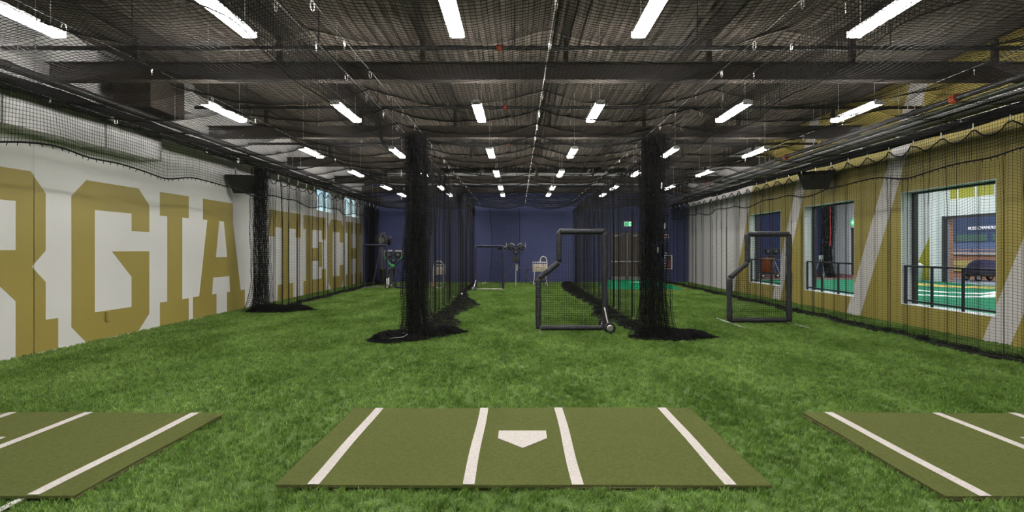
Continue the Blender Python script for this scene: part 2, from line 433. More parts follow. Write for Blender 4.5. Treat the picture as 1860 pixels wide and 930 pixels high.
# right wall with three openings to the next hall
OPEN = [(9.61, 12.0), (13.67, 16.06), (17.5, 19.9)]
OZ0, OZ1 = .47, 3.0
wr = MB(); t0, t1 = XR, XR+.30
wr.box(t0,t1,YF,YB+.25,-.2,OZ0); wr.box(t0,t1,YF,YB+.25,OZ1,ZC+.1)
e = YF
for a, b in OPEN: wr.box(t0,t1,e,a,OZ0,OZ1); e = b
wr.box(t0,t1,e,YB+.25,OZ0,OZ1)
wall_right = struct(wr.build('wall_right', 'striped_paint'))
for i, (a, b) in enumerate(OPEN):
    m_ = MB()
    m_.box(XR-.005,XR+.32,a,b,OZ0,OZ0+.012); m_.box(XR-.005,XR+.32,a,b,OZ1-.012,OZ1)
    m_.box(XR-.005,XR+.32,a,a+.012,OZ0,OZ1); m_.box(XR-.005,XR+.32,b-.012,b,OZ0,OZ1)
    wn = struct(m_.build('window_%d' % (i+3), 'trim_white'))
    m_ = MB(); x0, x1 = XR+.23, XR+.32
    m_.box(x0,x1,a+.012,a+.09,OZ0+.012,OZ1-.012); m_.box(x0,x1,b-.09,b-.012,OZ0+.012,OZ1-.012); m_.box(x0,x1,a+.09,b-.09,OZ1-.05,OZ1-.012)
    m_.build('window_frame', 'dark_pipe', wn)
    r_ = thing('guard_rail', 'dark blue metal guard rail in the opening ' + ('that shows the roller door and brick wall', 'that shows the hanging red cord', 'behind the L-shaped screen by the gold wall')[i], 'railing', (XR+.07, (a+b)/2, OZ0+.012))
    hw = (b-a)/2-.015
    MB().bbox(-.025,.025,-hw,hw,.83,.87,.008).build('top_rail','rail',r_); MB().bbox(-.02,.02,-hw,hw,.06,.10,.006).build('bottom_rail','rail',r_)
    for q in (-hw+.03, -hw/3, hw/3, hw-.03):
        MB().box(-.02,.02,q-.02,q+.02,0,.83).build('post','rail',r_)

# back wall with the double door
DX0, DXM, DX1, DZ = 4.68, 5.58, 6.48, 2.56
wb = MB()
wb.box(XL-.2,DX0,YB,YB+.25,-.2,ZC+.1); wb.box(DX1,XR+.2,YB,YB+.25,-.2,ZC+.1); wb.box(DX0,DX1,YB,YB+.25,DZ,ZC+.1)
wb.box(DX0,DX1,YB,YB+.25,-.2,0)
wall_back = struct(wb.build('wall_back', 'navy_block'))
struct(MB().box(XL-.2,XR+.2,YF-.25,YF,-.2,ZC+.1).build('wall_front', 'navy_block'))
dr = struct(MB().box(DX0,DX0+.05,YB-.02,YB+.12,0,DZ).box(DX1-.05,DX1,YB-.02,YB+.12,0,DZ).box(DX0,DX1,YB-.02,YB+.12,DZ-.05,DZ).build('door_1','frame_brown'))
for a, b, hinge in ((DX0+.055, DXM-.004, 0), (DXM+.004, DX1-.055, 1)):
    MB().box(a,b,YB+.01,YB+.055,.01,DZ-.055).build('door_leaf','door_brown',dr)
    MB().box(a+.06,b-.06,YB+.006,YB+.0105,.03,.30).build('kick_plate','brushed',dr)
    MB().cyl((a+.06,YB-.04,1.07),(b-.06,YB-.04,1.07),.022,8).box(a+.05,a+.10,YB-.05,YB+.01,1.03,1.11).box(b-.10,b-.05,YB-.05,YB+.01,1.03,1.11).build('push_bar','brushed',dr)
    MB().box(a+.2,a+.5,YB-.05,YB+.01,2.36,2.43).cyl((a+.35,YB-.03,2.4),(a+.7,YB-.02,2.47),.012,6).build('door_closer','grey_pipe',dr)
MB().box(DXM-.012,DXM+.012,YB-.005,YB+.008,.02,DZ-.06).build('meeting_strip','brushed',dr)

# ------------------------------------------------------------------ lamps
def make_lamp():
    t = thing('ceiling_light', 'slim white linear ceiling light hanging on thin wires above the netting', 'ceiling light', (0,0,4.12), 0, 'linear lights in rows under the ceiling')
    MB().prism([(-.05,.052),(-.045,.085),(.045,.085),(.05,.052)], lambda a,b,d: (a,-.61+d,b), 1.22).build('housing','lamp_white',t)
    MB().prism([(-.052,.05),(-.08,.034),(-.082,.015),(-.065,.0),(-.04,-.006),(.04,-.006),(.065,.0),(.082,.015),(.08,.034),(.052,.05)], lambda a,b,d: (a,-.605+d,b), 1.21).build('diffuser','lamp_glow',t)
    for y in (-.5,.5):
        MB().cyl((0,y,.07),(0,y,ZC-4.12),.004,5).build('hanger_wire','steel',t)
    for y in (-.62,.61): MB().box(-.08,.08,y,y+.01,.0,.07).build('end_cap','lamp_white',t)
    return t
lamp = make_lamp(); first = True
for X in (-5.22, -3.05, -.69, 1.37, 3.82, 6.0):
    for Y in (-2.5, 1.4, 5.4, 9.4, 13.35, 17.0, 20.9, 23.7):
        o = lamp if first else copy_tree(lamp); first = False
        o.location = (X, Y, 4.12)

# ------------------------------------------------------------------ netting
P_ = .05
def panel_P(seed, nx=48, ny=80):
    u = np.linspace(0,1,nx+1)[:,None]; y = (np.arange(ny+1)*P_)[None,:]
    edge = 1-(2*u-1)**2
    clip = np.abs(np.sin(PI*y))**.7
    near = np.exp(-u/.09)+np.exp(-(1-u)/.09)
    z = -.21*edge - .055*np.abs(np.sin(PI*y))*(.8+.2*near) - .03*clip*near
    z = z + .012*wob(u*2.4+y*.3, seed)
    x = u+0*y
    Yv = y + .05*np.sin(PI*u)*np.sin(2*PI*y/4) + 0*u
    return np.stack([x, Yv, z], -1)
def cell_net(name, P, r, width):        # scaled in x afterwards, so the cords are drawn at true size first
    Q = P.copy(); Q[...,0] *= width
    me = net_mesh(name, Q, r)
    n = len(me.vertices); co = np.empty(n*3, np.float32); me.vertices.foreach_get('co', co); co[0::3] /= width
    me.vertices.foreach_set('co', co); me.update()
    return me
panels = [cell_net('net_panel', panel_P(s), .0029, 2.4) for s in (1, 2)]
for p in panels: p.materials.append(M['net'])
CABX = [-6.9, -4.5, -2.05, .34, 2.66, 5.6, 7.6]
ZN = 3.95
for nm, i0, lab in (('left', 0, 'black overhead net spread above the cage beside the lettered wall'), ('middle', 2, 'black overhead net spread above the middle batting cage'), ('right', 4, 'black overhead net spread above the cage beside the gold striped wall')):
    t = thing('ceiling_net', lab, 'netting', (CABX[i0+1], 12, ZN))
    for i in (i0, i0+1):
        for j in range(7):
            o = link('net_panel', panels[(i+j) % 2], None, t)
            o.location = (CABX[i]-CABX[i0+1], -1.7+4.0*j-12, -.03); o.scale = (CABX[i+1]-CABX[i], 1, 1)

# cables with carabiners
ca = MB(); ca.tube([(0, .022*math.cos(2*PI*i/10), -.045+.05*math.sin(2*PI*i/10)) for i in range(10)], .0055, 5, closed=True)
clip_me = ca.build('carabiner', 'steel').data
bpy.data.objects.remove(bpy.data.objects['carabiner'])
def cable(X, lab, z=ZN, step=.95, sag=0):
    t = thing('support_cable', lab, 'cable', (X, 12, z))
    MB().tube([(0, y, 0) for y in np.linspace(-13.8, 14.8, 12)], .005, 5).build('wire', 'steel', t)
    y = -12.0
    while y < 14.4:
        o = link('carabiner', clip_me, None, t); o.location = (0, y + random.uniform(-.04,.04), 0)
        o.rotation_euler = (0, 0, random.uniform(-.7,.7)); y += step
cable(-6.9, 'thin steel cable along the top of the net by the lettered wall', step=1.3)
cable(-4.5, 'thin steel cable over the middle of the cage by the lettered wall', step=1.3)
cable(-2.17, 'thin steel cable carrying the divider net nearer the lettered wall', z=3.94)
cable(-1.86, 'thin steel cable edging the middle cage roof on its lettered wall side', z=3.96)
cable(.34, 'thin steel cable with carabiners down the centre of the middle cage roof')
cable(2.55, 'thin steel cable edging the middle cage roof on its gold wall side', z=3.96)
cable(2.95, 'thin steel cable carrying the divider net nearer the gold wall', z=3.94)
cable(5.6, 'thin steel cable over the middle of the cage by the gold wall', step=1.3)
cable(7.6, 'thin steel cable along the top of the net by the gold wall', step=1.3)

# valances: short nets hanging from the cables, rope and fringe on the lower edge
def valance_mesh():
    n = 560; y = np.arange(n+1)*P_ - 14.0
    H = .60 + .045*wob(y, 5, ((.23,1.0),(.5,.6)))
    v = np.linspace(0,1,14)
    P = np.zeros((n+1, 14, 3))
    P[...,1] = y[:,None]; P[...,2] = -v[None,:]*H[:,None]
    P[...,0] = (.035*wob(y, 6, ((.45,1.0),(.9,.5))))[:,None]*v[None,:]
    return P
PV = valance_mesh(); val_me = net_mesh('netting', PV, .0029, 1, 1); val_me.materials.append(M['net'])
rope = MB(); rope.tube([tuple(p) for p in PV[::4,-1]], .012, 5)
for p in PV[::3,-1]:
    rope.tube([tuple(p), (p[0]+random.uniform(-.02,.02), p[1]+random.uniform(-.02,.02), p[2]-.04)], .006, 3)
rope_me = rope.build('edge_rope', 'net_edge').data; bpy.data.objects.remove(bpy.data.objects['edge_rope'])
thin_me = MB().tube([tuple(p) for p in PV[::4,-1]], .006, 4).build('edge_rope','net_edge').data; bpy.data.objects.remove(bpy.data.objects['edge_rope'])
for X, flip, sc, lab in ((-6.92, 1, 1.25, 'short black net valance hanging high along the lettered wall'), (7.62, -1, 1.25, 'short black net valance hanging high along the gold wall'),
                     (-2.15, 1, .95, 'short black net valance above the divider nearer the lettered wall'), (2.93, -1, .95, 'short black net valance above the divider nearer the gold wall')):
    t = thing('net_valance', lab, 'netting', (X, 12.2, ZN-.02)); t.scale = (flip, 1, sc)
    link('netting', val_me, None, t); link('edge_rope', rope_me if abs(X) > 5 else thin_me, None, t)

def curtain(y0, y1, X, fold, puddle, side, seed, arc=1.15, fold_w=.42, ztop=3.72, sc_w=.67, r=.0028):
    """plan curve with pleats, scalloped top edge, foot of the net spreading over the floor towards side"""
    n = int((y1-y0)*arc/P_); y = np.linspace(y0, y1, n+1)
    g = np.random.default_rng(seed)
    ph = np.cumsum((1+.5*wob(y, seed+1, ((.3,1.0),(.8,.6))))*(y[1]-y[0]))/fold_w*2*PI
    xo = fold*np.sin(ph)*(1+.4*wob(y, seed+2, ((.2,1),)))
    yo = .25*fold_w*np.sin(2*ph)*min(1, fold*8)
    sc = np.abs(np.sin(PI*(y-y0)/sc_w)); scal = .17*sc**1.1
    L = puddle(y) if puddle else 0*y
    nf = int(ztop/P_)
    f = np.linspace(0, 1, nf+1)
    rows = []
    z0 = .02
    for q in f:
        amp = .35+.65*min(1, q*3)
        ripple = scal*(1-q)**1.5
        rows.append(np.stack([X + xo*amp, y + yo*amp, ztop - q*(ztop-z0) - ripple], -1))
    if puddle:
        m = 9
        wr = .10*wob(y*1.3, seed+4, ((.6,1),(1.9,.6),(4,.35)))
        for i in range(1, m+1):
            q = i/m
            rows.append(np.stack([X + xo*(1-q*.6) + side*L*q*(1+wr*.5), y + yo*(1-q) + wr*q*.6, .02+.035*np.abs(wob(y*2+q*3, seed+5))*(1-.5*q)+0*y], -1))
        for i in range(1, 8):
            q = i/7
            rows.append(np.stack([X + xo*.4 + side*L*(1-q*.75)*(1+wr*.5), y + wr*.6 + .12*q*wob(y*1.7, seed+7), .05+.05*np.abs(wob(y*2.3+q*2, seed+6))], -1))
    return np.stack(rows, 1), nf, y
def curtain_parts(t, P, nf, y, loc, sv_full=4, r=.0028, seams=2.4, seam_r=.011, foot=False):
    Q = P - np.array(loc)
    n = P.shape[1]
    iv = list(range(0, nf, sv_full)) + list(range(nf, n))
    iv = list(range(0, nf, sv_full)) + [nf]
    me = cord_mesh('netting', [cords(Q[:, :nf+1].transpose(1,0,2), r), cords(Q[:, iv], r)])
    link('netting', me, 'net', t)
    link('spread_foot', cord_mesh('spread_foot', [cords(Q[:, nf:].transpose(1,0,2), .0034), cords(Q[:, nf:], .0034)]), 'net_edge', t)
    if foot:
        MB().tube([(float(p[0]), float(p[1]), .03) for p in Q[::3, nf+9]], .022, 5).build('foot_rope','net_edge',t)
    MB().tube([tuple(p) for p in Q[::2,0]], .014, 4).build('top_rope', 'net_edge', t)
    st = max(1, int(seams/(y[1]-y[0])))
    for i in range(st//2, len(y), st):
        MB().tube([tuple(p) for p in Q[i, 0:nf+1:5]] + [tuple(Q[i, nf])], seam_r, 4).build('seam_rope', 'net_edge', t)
STRAP = MB().tube([(0,0,0),(0,0,.20)], .010, 5).build('strap','rope_white').data; bpy.data.objects.remove(bpy.data.objects['strap'])
def straps(t, X, y0, y1, loc, w=.67):
    y = y0
    while y < y1+.01:
        o = link('strap', STRAP, None, t); o.location = (X-loc[0], y-loc[1], 3.71-loc[2]); y += w

# net along the gold wall
loc = (7.6, 12, 0)
t = thing('wall_net', 'long black net curtain hanging to the turf in front of the gold striped wall', 'netting', loc)
P, nf, y = curtain(-1.2, 26.4, 7.62, .05, lambda y: .16+.10*wob(y, 31, ((.3,1),(.7,.5))), -1, 11, arc=1.06, fold_w=.67)
curtain_parts(t, P, nf, y, loc, seams=3.0, seam_r=.006, r=.0025); straps(t, 7.62, -1.2, 26.4, loc)
MB().tube([(float(a[0])-loc[0]-.03, float(a[1])-loc[1], .025) for a in P[::6, nf+8]], .03, 5).build('foot_rope','net_edge',t)
# net along the lettered wall, drawn aside into a bunch
loc2 = (-6.9, 14.4, 0)
tl = thing('wall_net', 'black net curtain in front of the lettered wall, its end gathered into a bunch', 'netting', loc2)
P, nf, y = curtain(14.6, 26.4, -6.92, .055, lambda y: .18+.08*wob(y, 32, ((.3,1),(.7,.5)))+.35*np.exp(-((y-15.5)/.6)**2), 1, 21, arc=1.08, fold_w=.67)
curtain_parts(tl, P, nf, y, loc2, seams=1.5); straps(tl, -6.92, 14.6, 26.4, loc2)
MB().tube([(float(a[0])-loc2[0]+.03, float(a[1])-loc2[1], .025) for a in P[::6, nf+8]], .03, 5).build('foot_rope','net_edge',tl)
# dividers
def interp(pts):
    a = np.array(pts); return lambda y: np.interp(y, a[:,0], a[:,1])
locA = (-2.17, 10.1, 0)
tA = thing('divider_net', 'black divider net with bunched end and white cord on its heap, nearer the lettered wall', 'netting', locA)
P, nf, y = curtain(10.4, 26.2, -2.17, .11, interp([(10.2,.6),(11.8,.85),(13.3,.5),(14.5,.7),(16,.95),(18.5,.4),(20.5,.15),(27,.1)]), 1, 41, arc=1.4, fold_w=.62)
curtain_parts(tA, P, nf, y, locA, seams=.62, r=.0017, foot=True)
locB = (2.72, 10.2, 0)
tB = thing('divider_net', 'black divider net with bunched end beside the wheeled padded screen, nearer the gold wall', 'netting', locB)
P, nf, y = curtain(10.5, 26.4, 2.74, .11, interp([(10.4,.3),(11.4,.4),(13.2,.83),(15.7,.5),(19.4,.76),(23.2,.8),(26.5,.5)]), -1, 51, arc=1.4, fold_w=.62)
curtain_parts(tB, P, nf, y, locB, seams=.62, r=.0017, foot=True)

# the bunched ends: one sheet wound into folds
def bunch_P(seed, H=3.9, R=.235, nu=132, turns=3.6):
    g = np.random.default_rng(seed)
    i = np.arange(nu)/nu; nv = int(H/P_)
    v = np.linspace(0, H, nv+1)
    phi = 2*PI*turns*i
    rr = R*(.22+.78*i**.8)*(1+.22*np.sin(9*phi/2.0+.7*np.sin(3*phi))+.10*wob(i*30, seed))
    P = np.zeros((nu, nv+1, 3))
    for k, z in enumerate(v):
        fl = 1 + .75*math.exp(-z/.22) + .10*(1-z/H) - .10*math.exp(-(H-z)/.5)
        ph = phi + .12*math.sin(z*1.1+seed)
        P[:,k,0] = rr*fl*np.cos(ph) + .03*math.sin(z*1.7+seed) + .02*wob(i*9+z*.6, seed+3)
        P[:,k,1] = rr*fl*np.sin(ph) + .02*wob(i*9+z*.6, seed+4)
        P[:,k,2] = z + .03 - .015*np.abs(wob(i*14, seed+5))
    return P
Pb = bunch_P(3)
bunch_me = cord_mesh('bunched_netting', [cords(Pb.transpose(1,0,2), .0038), cords(Pb[:, ::2], .0042)]); bunch_me.materials.append(M['net'])
def heap_mesh(seed, lx, ly, h):
    parts = []
    for k in range(4):
        nx, ny = int(lx/.03), int(ly/.028)
        a = np.linspace(-1,1,nx)[:,None]; b = np.linspace(-1,1,ny)[None,:]
        ang = 0
        d = np.sqrt(a**2 + b**2)
        edge = 1+.16*np.sin(3*np.arctan2(b+0*a, a+0*b)+seed+k*.6)+.08*np.sin(7*np.arctan2(b+0*a,a+0*b)+k)
        # square mapped to disc
        X = a*np.sqrt(1-b**2/2)*edge; Y = b*np.sqrt(1-a**2/2)*edge
        rad = np.sqrt(X**2+Y**2)
        Z = .012+ h*np.clip(1-rad**2.5,0,1)*(.6+.16*k) + .018*np.abs(wob(X*2.2+Y*1.3, seed+k)) + .018*np.abs(wob(Y*2.7-X, seed+9+k))*(rad<.97)
        parts += [cords(np.stack([X*lx/2+.02*wob(Y*3,seed+k), Y*ly/2, Z+.008*k], -1), .0036), cords(np.stack([X*lx/2, Y*ly/2+.02*wob(X*3,seed+k+4), Z+.008*k], -1).transpose(1,0,2), .0036)]
    me = cord_mesh('floor_heap', parts); me.materials.append(M['net_edge']); return me
hpA, hpB, hpC = heap_mesh(1, .95, .75, .12), heap_mesh(4, 1.15, .6, .15), heap_mesh(7, .95, .6, .10)
def bunch(t, off, rz, heaps, sx=1):
    o = link('bunched_netting', bunch_me, None, t); o.location = off; o.rotation_euler = (0,0,rz); o.scale = (sx, sx, 1)
    for me, p, r_ in heaps:
        o = link('floor_heap', me, None, t); o.location = p; o.rotation_euler = (0,0,r_)
bunch(tA, (.24,.0,0), 0, [(hpA, (-.12,-.22,0), .1), (hpC, (.62,.45,0), .5)])
bunch(tB, (-.08,0,0), 1.3, [(hpB, (.05,-.12,0), -.06), (hpC, (.52,-.05,0), -.1)], 1.12)
bunch(tl, (-.1,0,0), 2.4, [(hpB, (.2,-.1,0), .1), (hpC, (.75,.15,0), .2)], .95)
for p in ((.0,-.27,3.18),(.0,-.27,2.75)):
    o = link('carabiner', clip_me, None, tA); o.location = p; o.scale = (1.2,1.2,1.2)
for p in ((-.03,-.30,2.95),(.03,-.30,2.2),(-.1,-.30,1.75)):
    o = link('carabiner', clip_me, None, tB); o.location = p; o.scale = (1.1,1.1,1.1)
MB().tube([(-.40,-.40,.09),(-.15,-.53,.10),(.08,-.50,.12),(.14,-.40,.15),(.04,-.33,.17)], .004, 5).build('white_cord','rope_white',tA)
# back net panel
nx, nz = 32, 74
u = np.linspace(0,1,nx+1)[:,None]; v = np.linspace(0,1,nz+1)[None,:]
P = np.stack([-1.42+1.5*u+.12*np.sin(PI*v)*(1-u)*(1), 26.3+.05*np.sin(9*u+0*v)+0*v, 3.72-.10*np.sin(PI*u)*(1-v)-3.68*v+0*u], -1)
t = thing('end_net', 'narrow black net panel hanging in front of the navy end wall', 'netting', (-.7,26.3,0))
link('netting', net_mesh('netting', P-np.array([-.7,26.3,0]), .0028, 1, 1), 'net', t)
for i in (0, nx): MB().tube([tuple(p-np.array([-.7,26.3,0])) for p in P[i, ::6]], .012, 4).build('edge_rope','net_edge',t)
t = thing('corner_net', 'black net gathered in the corner between lettered wall and navy wall', 'netting', (-7.35,26.62,0))
o = link('bunched_netting', bunch_me, None, t); o.scale = (.7,.7,1)

# gathered roll of net along both wall cables
def roll(X, z, rad, lab):
    t = thing('rolled_net', lab, 'netting', (X,12,z))
    pts = np.linspace(-14,14.6,120)
    g = MB()
    for k in range(5):
        a = 2*PI*k/5
        g.tube([(rad*.6*math.cos(a+.4*math.sin(q*1.3+k))+.01*math.sin(5*q+k), q, rad*.6*math.sin(a+.4*math.sin(q*1.7+k))+.012*math.sin(3.3*q+2*k)) for q in pts], rad*.5, 5)
    g.build('roll', 'net_edge', t)
roll(-7.0, 4.04, .085, 'black roll of gathered net along the top of the lettered wall net')
roll(7.66, 3.87, .085, 'black roll of gathered net along the top of the gold wall net')

# ------------------------------------------------------------------ pipes, ducts, speakers
def ypipe(name, X, z, r, m, lab, y0=-2.9, y1=26.9):
    t = thing(name, lab, 'pipe', (X, 12, z))
    MB().cyl((0,y0-12,0),(0,y1-12,0),r,10).build('pipe', m, t, True)
    for y in np.arange(-11, 14, 3.05):
        MB().tube([(0,y-.03,0),(0,y+.03,0)], r*1.25, 10).build('coupling', m, t)
        MB().cyl((0,y+.4,r),(0,y+.4,ZC-z),.006,5).build('hanger_rod','steel',t)
    return t
ypipe('steel_pipe', 7.60, 4.33, .05, 'dark_pipe', 'dark pipe with red couplings above the gold wall net')
ypipe('steel_pipe', 7.78, 4.27, .035, 'green_pipe', 'olive conduit running beside the dark pipe above the gold wall net')
ypipe('steel_pipe', 7.92, 4.24, .05, 'grey_pipe', 'light grey pipe above the gold wall net')
ypipe('steel_pipe', 8.10, 4.20, .045, 'green_pipe', 'olive pipe close to the gold wall')
ypipe('steel_pipe', -6.85, 4.18, .055, 'dark_pipe', 'dark pipe above the lettered wall net')
ypipe('steel_pipe', -7.1, 4.25, .05, 'dark_pipe', 'dark pipe close to the lettered wall under the beams')
cp = [o for o in bpy.data.objects if o.get('label') == 'dark pipe with red couplings above the gold wall net'][0]
mat('red_fit', (.32, .045, .015), .5)
for y in (9.2, 15.0, 21.0, 4.0): MB().cyl((0,y-12-.06,0),(0,y-12+.06,0),.075,10).build('red_coupling','red_fit',cp)
for i, y in enumerate((3.9, 7.95, 11.3, 15.2, 19.0, 22.8)):
    t = thing('sprinkler_pipe', 'dark sprinkler pipe crossing under the ceiling from wall to wall', 'pipe', (.4, y, 4.74), 0, 'sprinkler cross pipes')
    MB().cyl((XL+.1-.4,0,0),(XR-.1-.4,0,0),.034,10).build('pipe','dark_pipe',t,True)
    for x in (-6.2,-3.4,-.45,2.3,5.2): MB().cyl((x,0,.03),(x,0,ZC-4.74),.012,6).build('hanger_rod','dark_pipe',t)
    MB().cyl((-.72,0,0),(-.64,0,0),.05,10).build('red_coupling','red_fit',t)
    for x in (-4.9,-1.9,1.5,4.4): MB().cyl((x,0,.0),(x,0,.10),.015,6).build('sprinkler_head','steel',t)

t = thing('air_duct', 'long pale rectangular air duct running along the top of the lettered wall', 'duct', (-7.62, 5, 3.54))
for k, (a, b) in enumerate(((-7.9,-5.2),(-5.2,-2.6),(-2.6,.0),(.0,2.6),(2.6,4.5),(4.5,5.95))):
    MB().box(-.225,.215,a+.004,b-.004,0,.62).build('duct_section','galv',t)
    MB().box(-.23,.235,b-.02,b+.0,-.012,.635).build('flange','grey_pipe',t)
t = thing('air_duct', 'short dark duct rising to the ceiling above the lettered wall', 'duct', (-7.1, 10.4, 4.37))
MB().box(-.45,.25,-.55,.45,0,.86).build('duct_section','beam',t); MB().box(-.25,.25,.452,.78,.2,.8).build('duct_section','galv',t)
t = thing('air_duct', 'broad pale air duct crossing beneath the deck toward the navy wall', 'duct', (.4, 24.9, 4.75))
MB().box(-6.5,6.5,-.3,.3,0,.5).build('duct_section','galv',t)
for x in (-4.5,-2,2,4.5): MB().box(x-.02,x+.02,-.32,.32,-.015,.52).build('flange','grey_pipe',t)

def speaker(loc, rz, lab):
    t = thing('wall_speaker', lab, 'speaker', loc, rz); t.scale = (.9, .9, .9)
    cab = MB().add([(-.52,-.26,.27),(.52,-.26,.27),(.33,-.10,-.27),(-.33,-.10,-.27),(-.42,.24,.27),(.42,.24,.27),(.28,.24,-.20),(-.28,.24,-.20)],
        [(0,1,2,3),(4,5,6,7),(0,1,5,4),(1,2,6,5),(2,3,7,6),(3,0,4,7)]).build('cabinet','black_box',t)
    MB().add([(-.46,-.262,.24),(.46,-.262,.24),(.31,-.125,-.23),(-.31,-.125,-.23),(-.46,-.25,.24),(.46,-.25,.24),(.31,-.11,-.23),(-.31,-.11,-.23)],
        [(0,1,2,3),(4,5,6,7),(0,1,5,4),(1,2,6,5),(2,3,7,6),(3,0,4,7)]).build('grille','grille',t)
    for x in (-.3,.3): MB().box(x-.02,x+.02,.0,.04,.24,.62).build('bracket','grey_pipe',t)
speaker((-7.40, 14.4, 3.46), .25, 'black angular loudspeaker hanging above the bunched net by the lettered wall')
speaker((8.24, 14.6, 3.60), -.55, 'black angular loudspeaker hanging high in front of the gold wall')
t = thing('outlet_box', 'small gold painted outlet box low on the lettered wall', 'outlet', (XL+.006, 10.1, .43))
MB().bbox(0,.035,-.05,.05,-.09,.09,.006).build('box','gold_paint',t); MB().box(.035,.042,-.03,.03,-.06,.06).build('cover','gold_paint',t)
t = thing('outlet_box', 'small white outlet on the navy wall behind the tripod machine', 'outlet', (1.36, YB-.002, .42))
MB().bbox(-.07,.07,-.05,0,-.12,.12,.008).build('box','sign_white',t); MB().box(-.04,.04,-.056,-.049,-.07,.07).build('cover','galv',t)
t = thing('stuck_ball', 'old baseball caught in the net high by the lettered wall', 'ball', (-6.86, 8.93, 3.92))
MB().lathe(sphere(0,.037), n=12).build('ball','ball',t,True)

# ------------------------------------------------------------------ batting mats
def batting_mat(cx, y0, y1, lab):
    W = 3.53; t = thing('batting_mat', lab, 'mat', (cx, (y0+y1)/2, 0)); hy = (y1-y0)/2; T = .044
    g = MB(); nx, ny = 60, 30
    vs, fs = [], []
    for j in range(ny+1):
        for i in range(nx+1):
            x = -W/2+W*i/nx; y = -hy+2*hy*j/ny
            ed = 1 if j in (0,) else 0
            vs.append((x + (.006*math.sin(y*3) if i in (0,nx) else 0), y + (.008*math.sin(x*2.2+cx) if j in (0,ny) else 0), T+.003*math.sin(x*1.7+cx)*math.sin(y*2.1)))
    for j in range(ny):
        for i in range(nx): a = j*(nx+1)+i; fs.append((a,a+1,a+nx+2,a+nx+1))
    g.add(vs, fs)
    ring = [i for i in range(nx+1)] + [(nx+1)*j+nx for j in range(1,ny+1)] + [(nx+1)*ny+i for i in range(nx-1,-1,-1)] + [(nx+1)*j for j in range(ny-1,0,-1)]
    o = len(g.v); g.v += [(g.v[i][0]*.998, g.v[i][1]*.998, T-.016) for i in ring]; n = len(ring)
    for k in range(n): g.f.append((ring[k], o+k, o+(k+1)%n, ring[(k+1)%n]))
    g.build('turf_top','mat_turf',t)
    MB().box(-W/2+.006,W/2-.006,-hy+.012,hy-.012,.015,T-.014).build('foam_backing','mat_back',t)
    for x in (-1.50,-.395,.385,1.475):
        q = MB(); vs, fs = [], []
        for j in range(25):
            y = -hy+.004+(2*hy-.008)*j/24; d = .004*math.sin(y*4+x)
            zz = lambda X: T+.0035+.003*math.sin(X*1.7+cx)*math.sin(y*2.1)
            vs += [(x-.042+d,y,zz(x)),(x+.042+d,y,zz(x))]
        fs = [(2*j,2*j+1,2*j+3,2*j+2) for j in range(24)]
        q.add(vs,fs).build('white_stripe','mat_white',t)
    pc = (0, (4.65-4.67) + .20)
    h = .216; py = .195
    MB().prism([(-h,py),(h,py),(h,py-.19),(0,py-.42),(-h,py-.19)], lambda a,b,d: (a,b+0.0,T+.002+d), .005).build('home_plate','mat_white',t)
batting_mat(.04, 3.75, 5.57, 'green batting mat with white stripes and home plate, in the middle cage')
batting_mat(-4.77, 3.59, 5.41, 'green batting mat with white stripes nearest the lettered wall')
batting_mat(4.67, 3.58, 5.41, 'green batting mat with white stripes nearest the gold wall')
t = tag(MB().box(-3.395,-3.35,2.6,3.66,.018,.026).build('turf_line','line_white'), 'thin white line on the turf running from under the mat by the lettered wall', 'line')

# ------------------------------------------------------------------ screens
def pad_tube(name, p0, p1, r, m, t, seed):
    p0, p1 = Vector(p0), Vector(p1); n = max(6, int((p1-p0).length/.05)); g = random.Random(seed)
    ax = (p1-p0).normalized(); up = Vector((0,1,0)); sd = ax.cross(up)
    pts, rs = [], []
    for i in range(n+1):
        q = i/n; pts.append(p0+(p1-p0)*q + up*g.uniform(-.004,.004) + sd*g.uniform(-.004,.004))
        rs.append(r*(1+.07*math.sin(9*q*(p1-p0).length+seed)+g.uniform(-.05,.05)) * (1 if 0<i<n else .86))
    return MB().tube(pts, rs, 12).build(name, m, t, True)
def wheel(t, c, R, wd=.06, axis='Y'):
    o = MB().lathe([(R*.62,-wd/2),(R*.92,-wd/2),(R,-wd/4),(R,wd/4),(R*.92,wd/2),(R*.62,wd/2)], (0,0,0), axis, 20).build('wheel','rubber',t,True); o.location = c
    h = MB().lathe([(R*.6,-wd/2-.004),(R*.45,-wd/2-.012),(R*.2,-wd/2-.014),(R*.2,wd/2+.014),(R*.6,wd/2+.004)], (0,0,0), axis, 14).build('hub','steel',o)
def screen_net(t, prof_top, w, zb, h, xl_at, r=.0034, p=.047):
    L = []
    parts = []
    x = p/2
    while x < w:
        z1 = prof_top(x); zs = np.linspace(zb, z1, 30)
        parts.append(cords(np.stack([np.full(30,x)+.006*np.sin(zs*3+x), .02*np.sin(PI*x/w)*np.sin(PI*zs/h)+0*zs, zs], -1)[None], r)); x += p
    z = zb+p/2
    while z < h:
        x0 = xl_at(z); xs = np.linspace(x0, w, 26)
        parts.append(cords(np.stack([xs, .02*np.sin(PI*xs/w)*math.sin(PI*z/h), z-.012*np.sin(PI*(xs-x0)/(w-x0))+.004*np.sin(xs*9+z*5)], -1)[None], r)); z += p
    link('netting', cord_mesh('netting', parts), 'net', t)
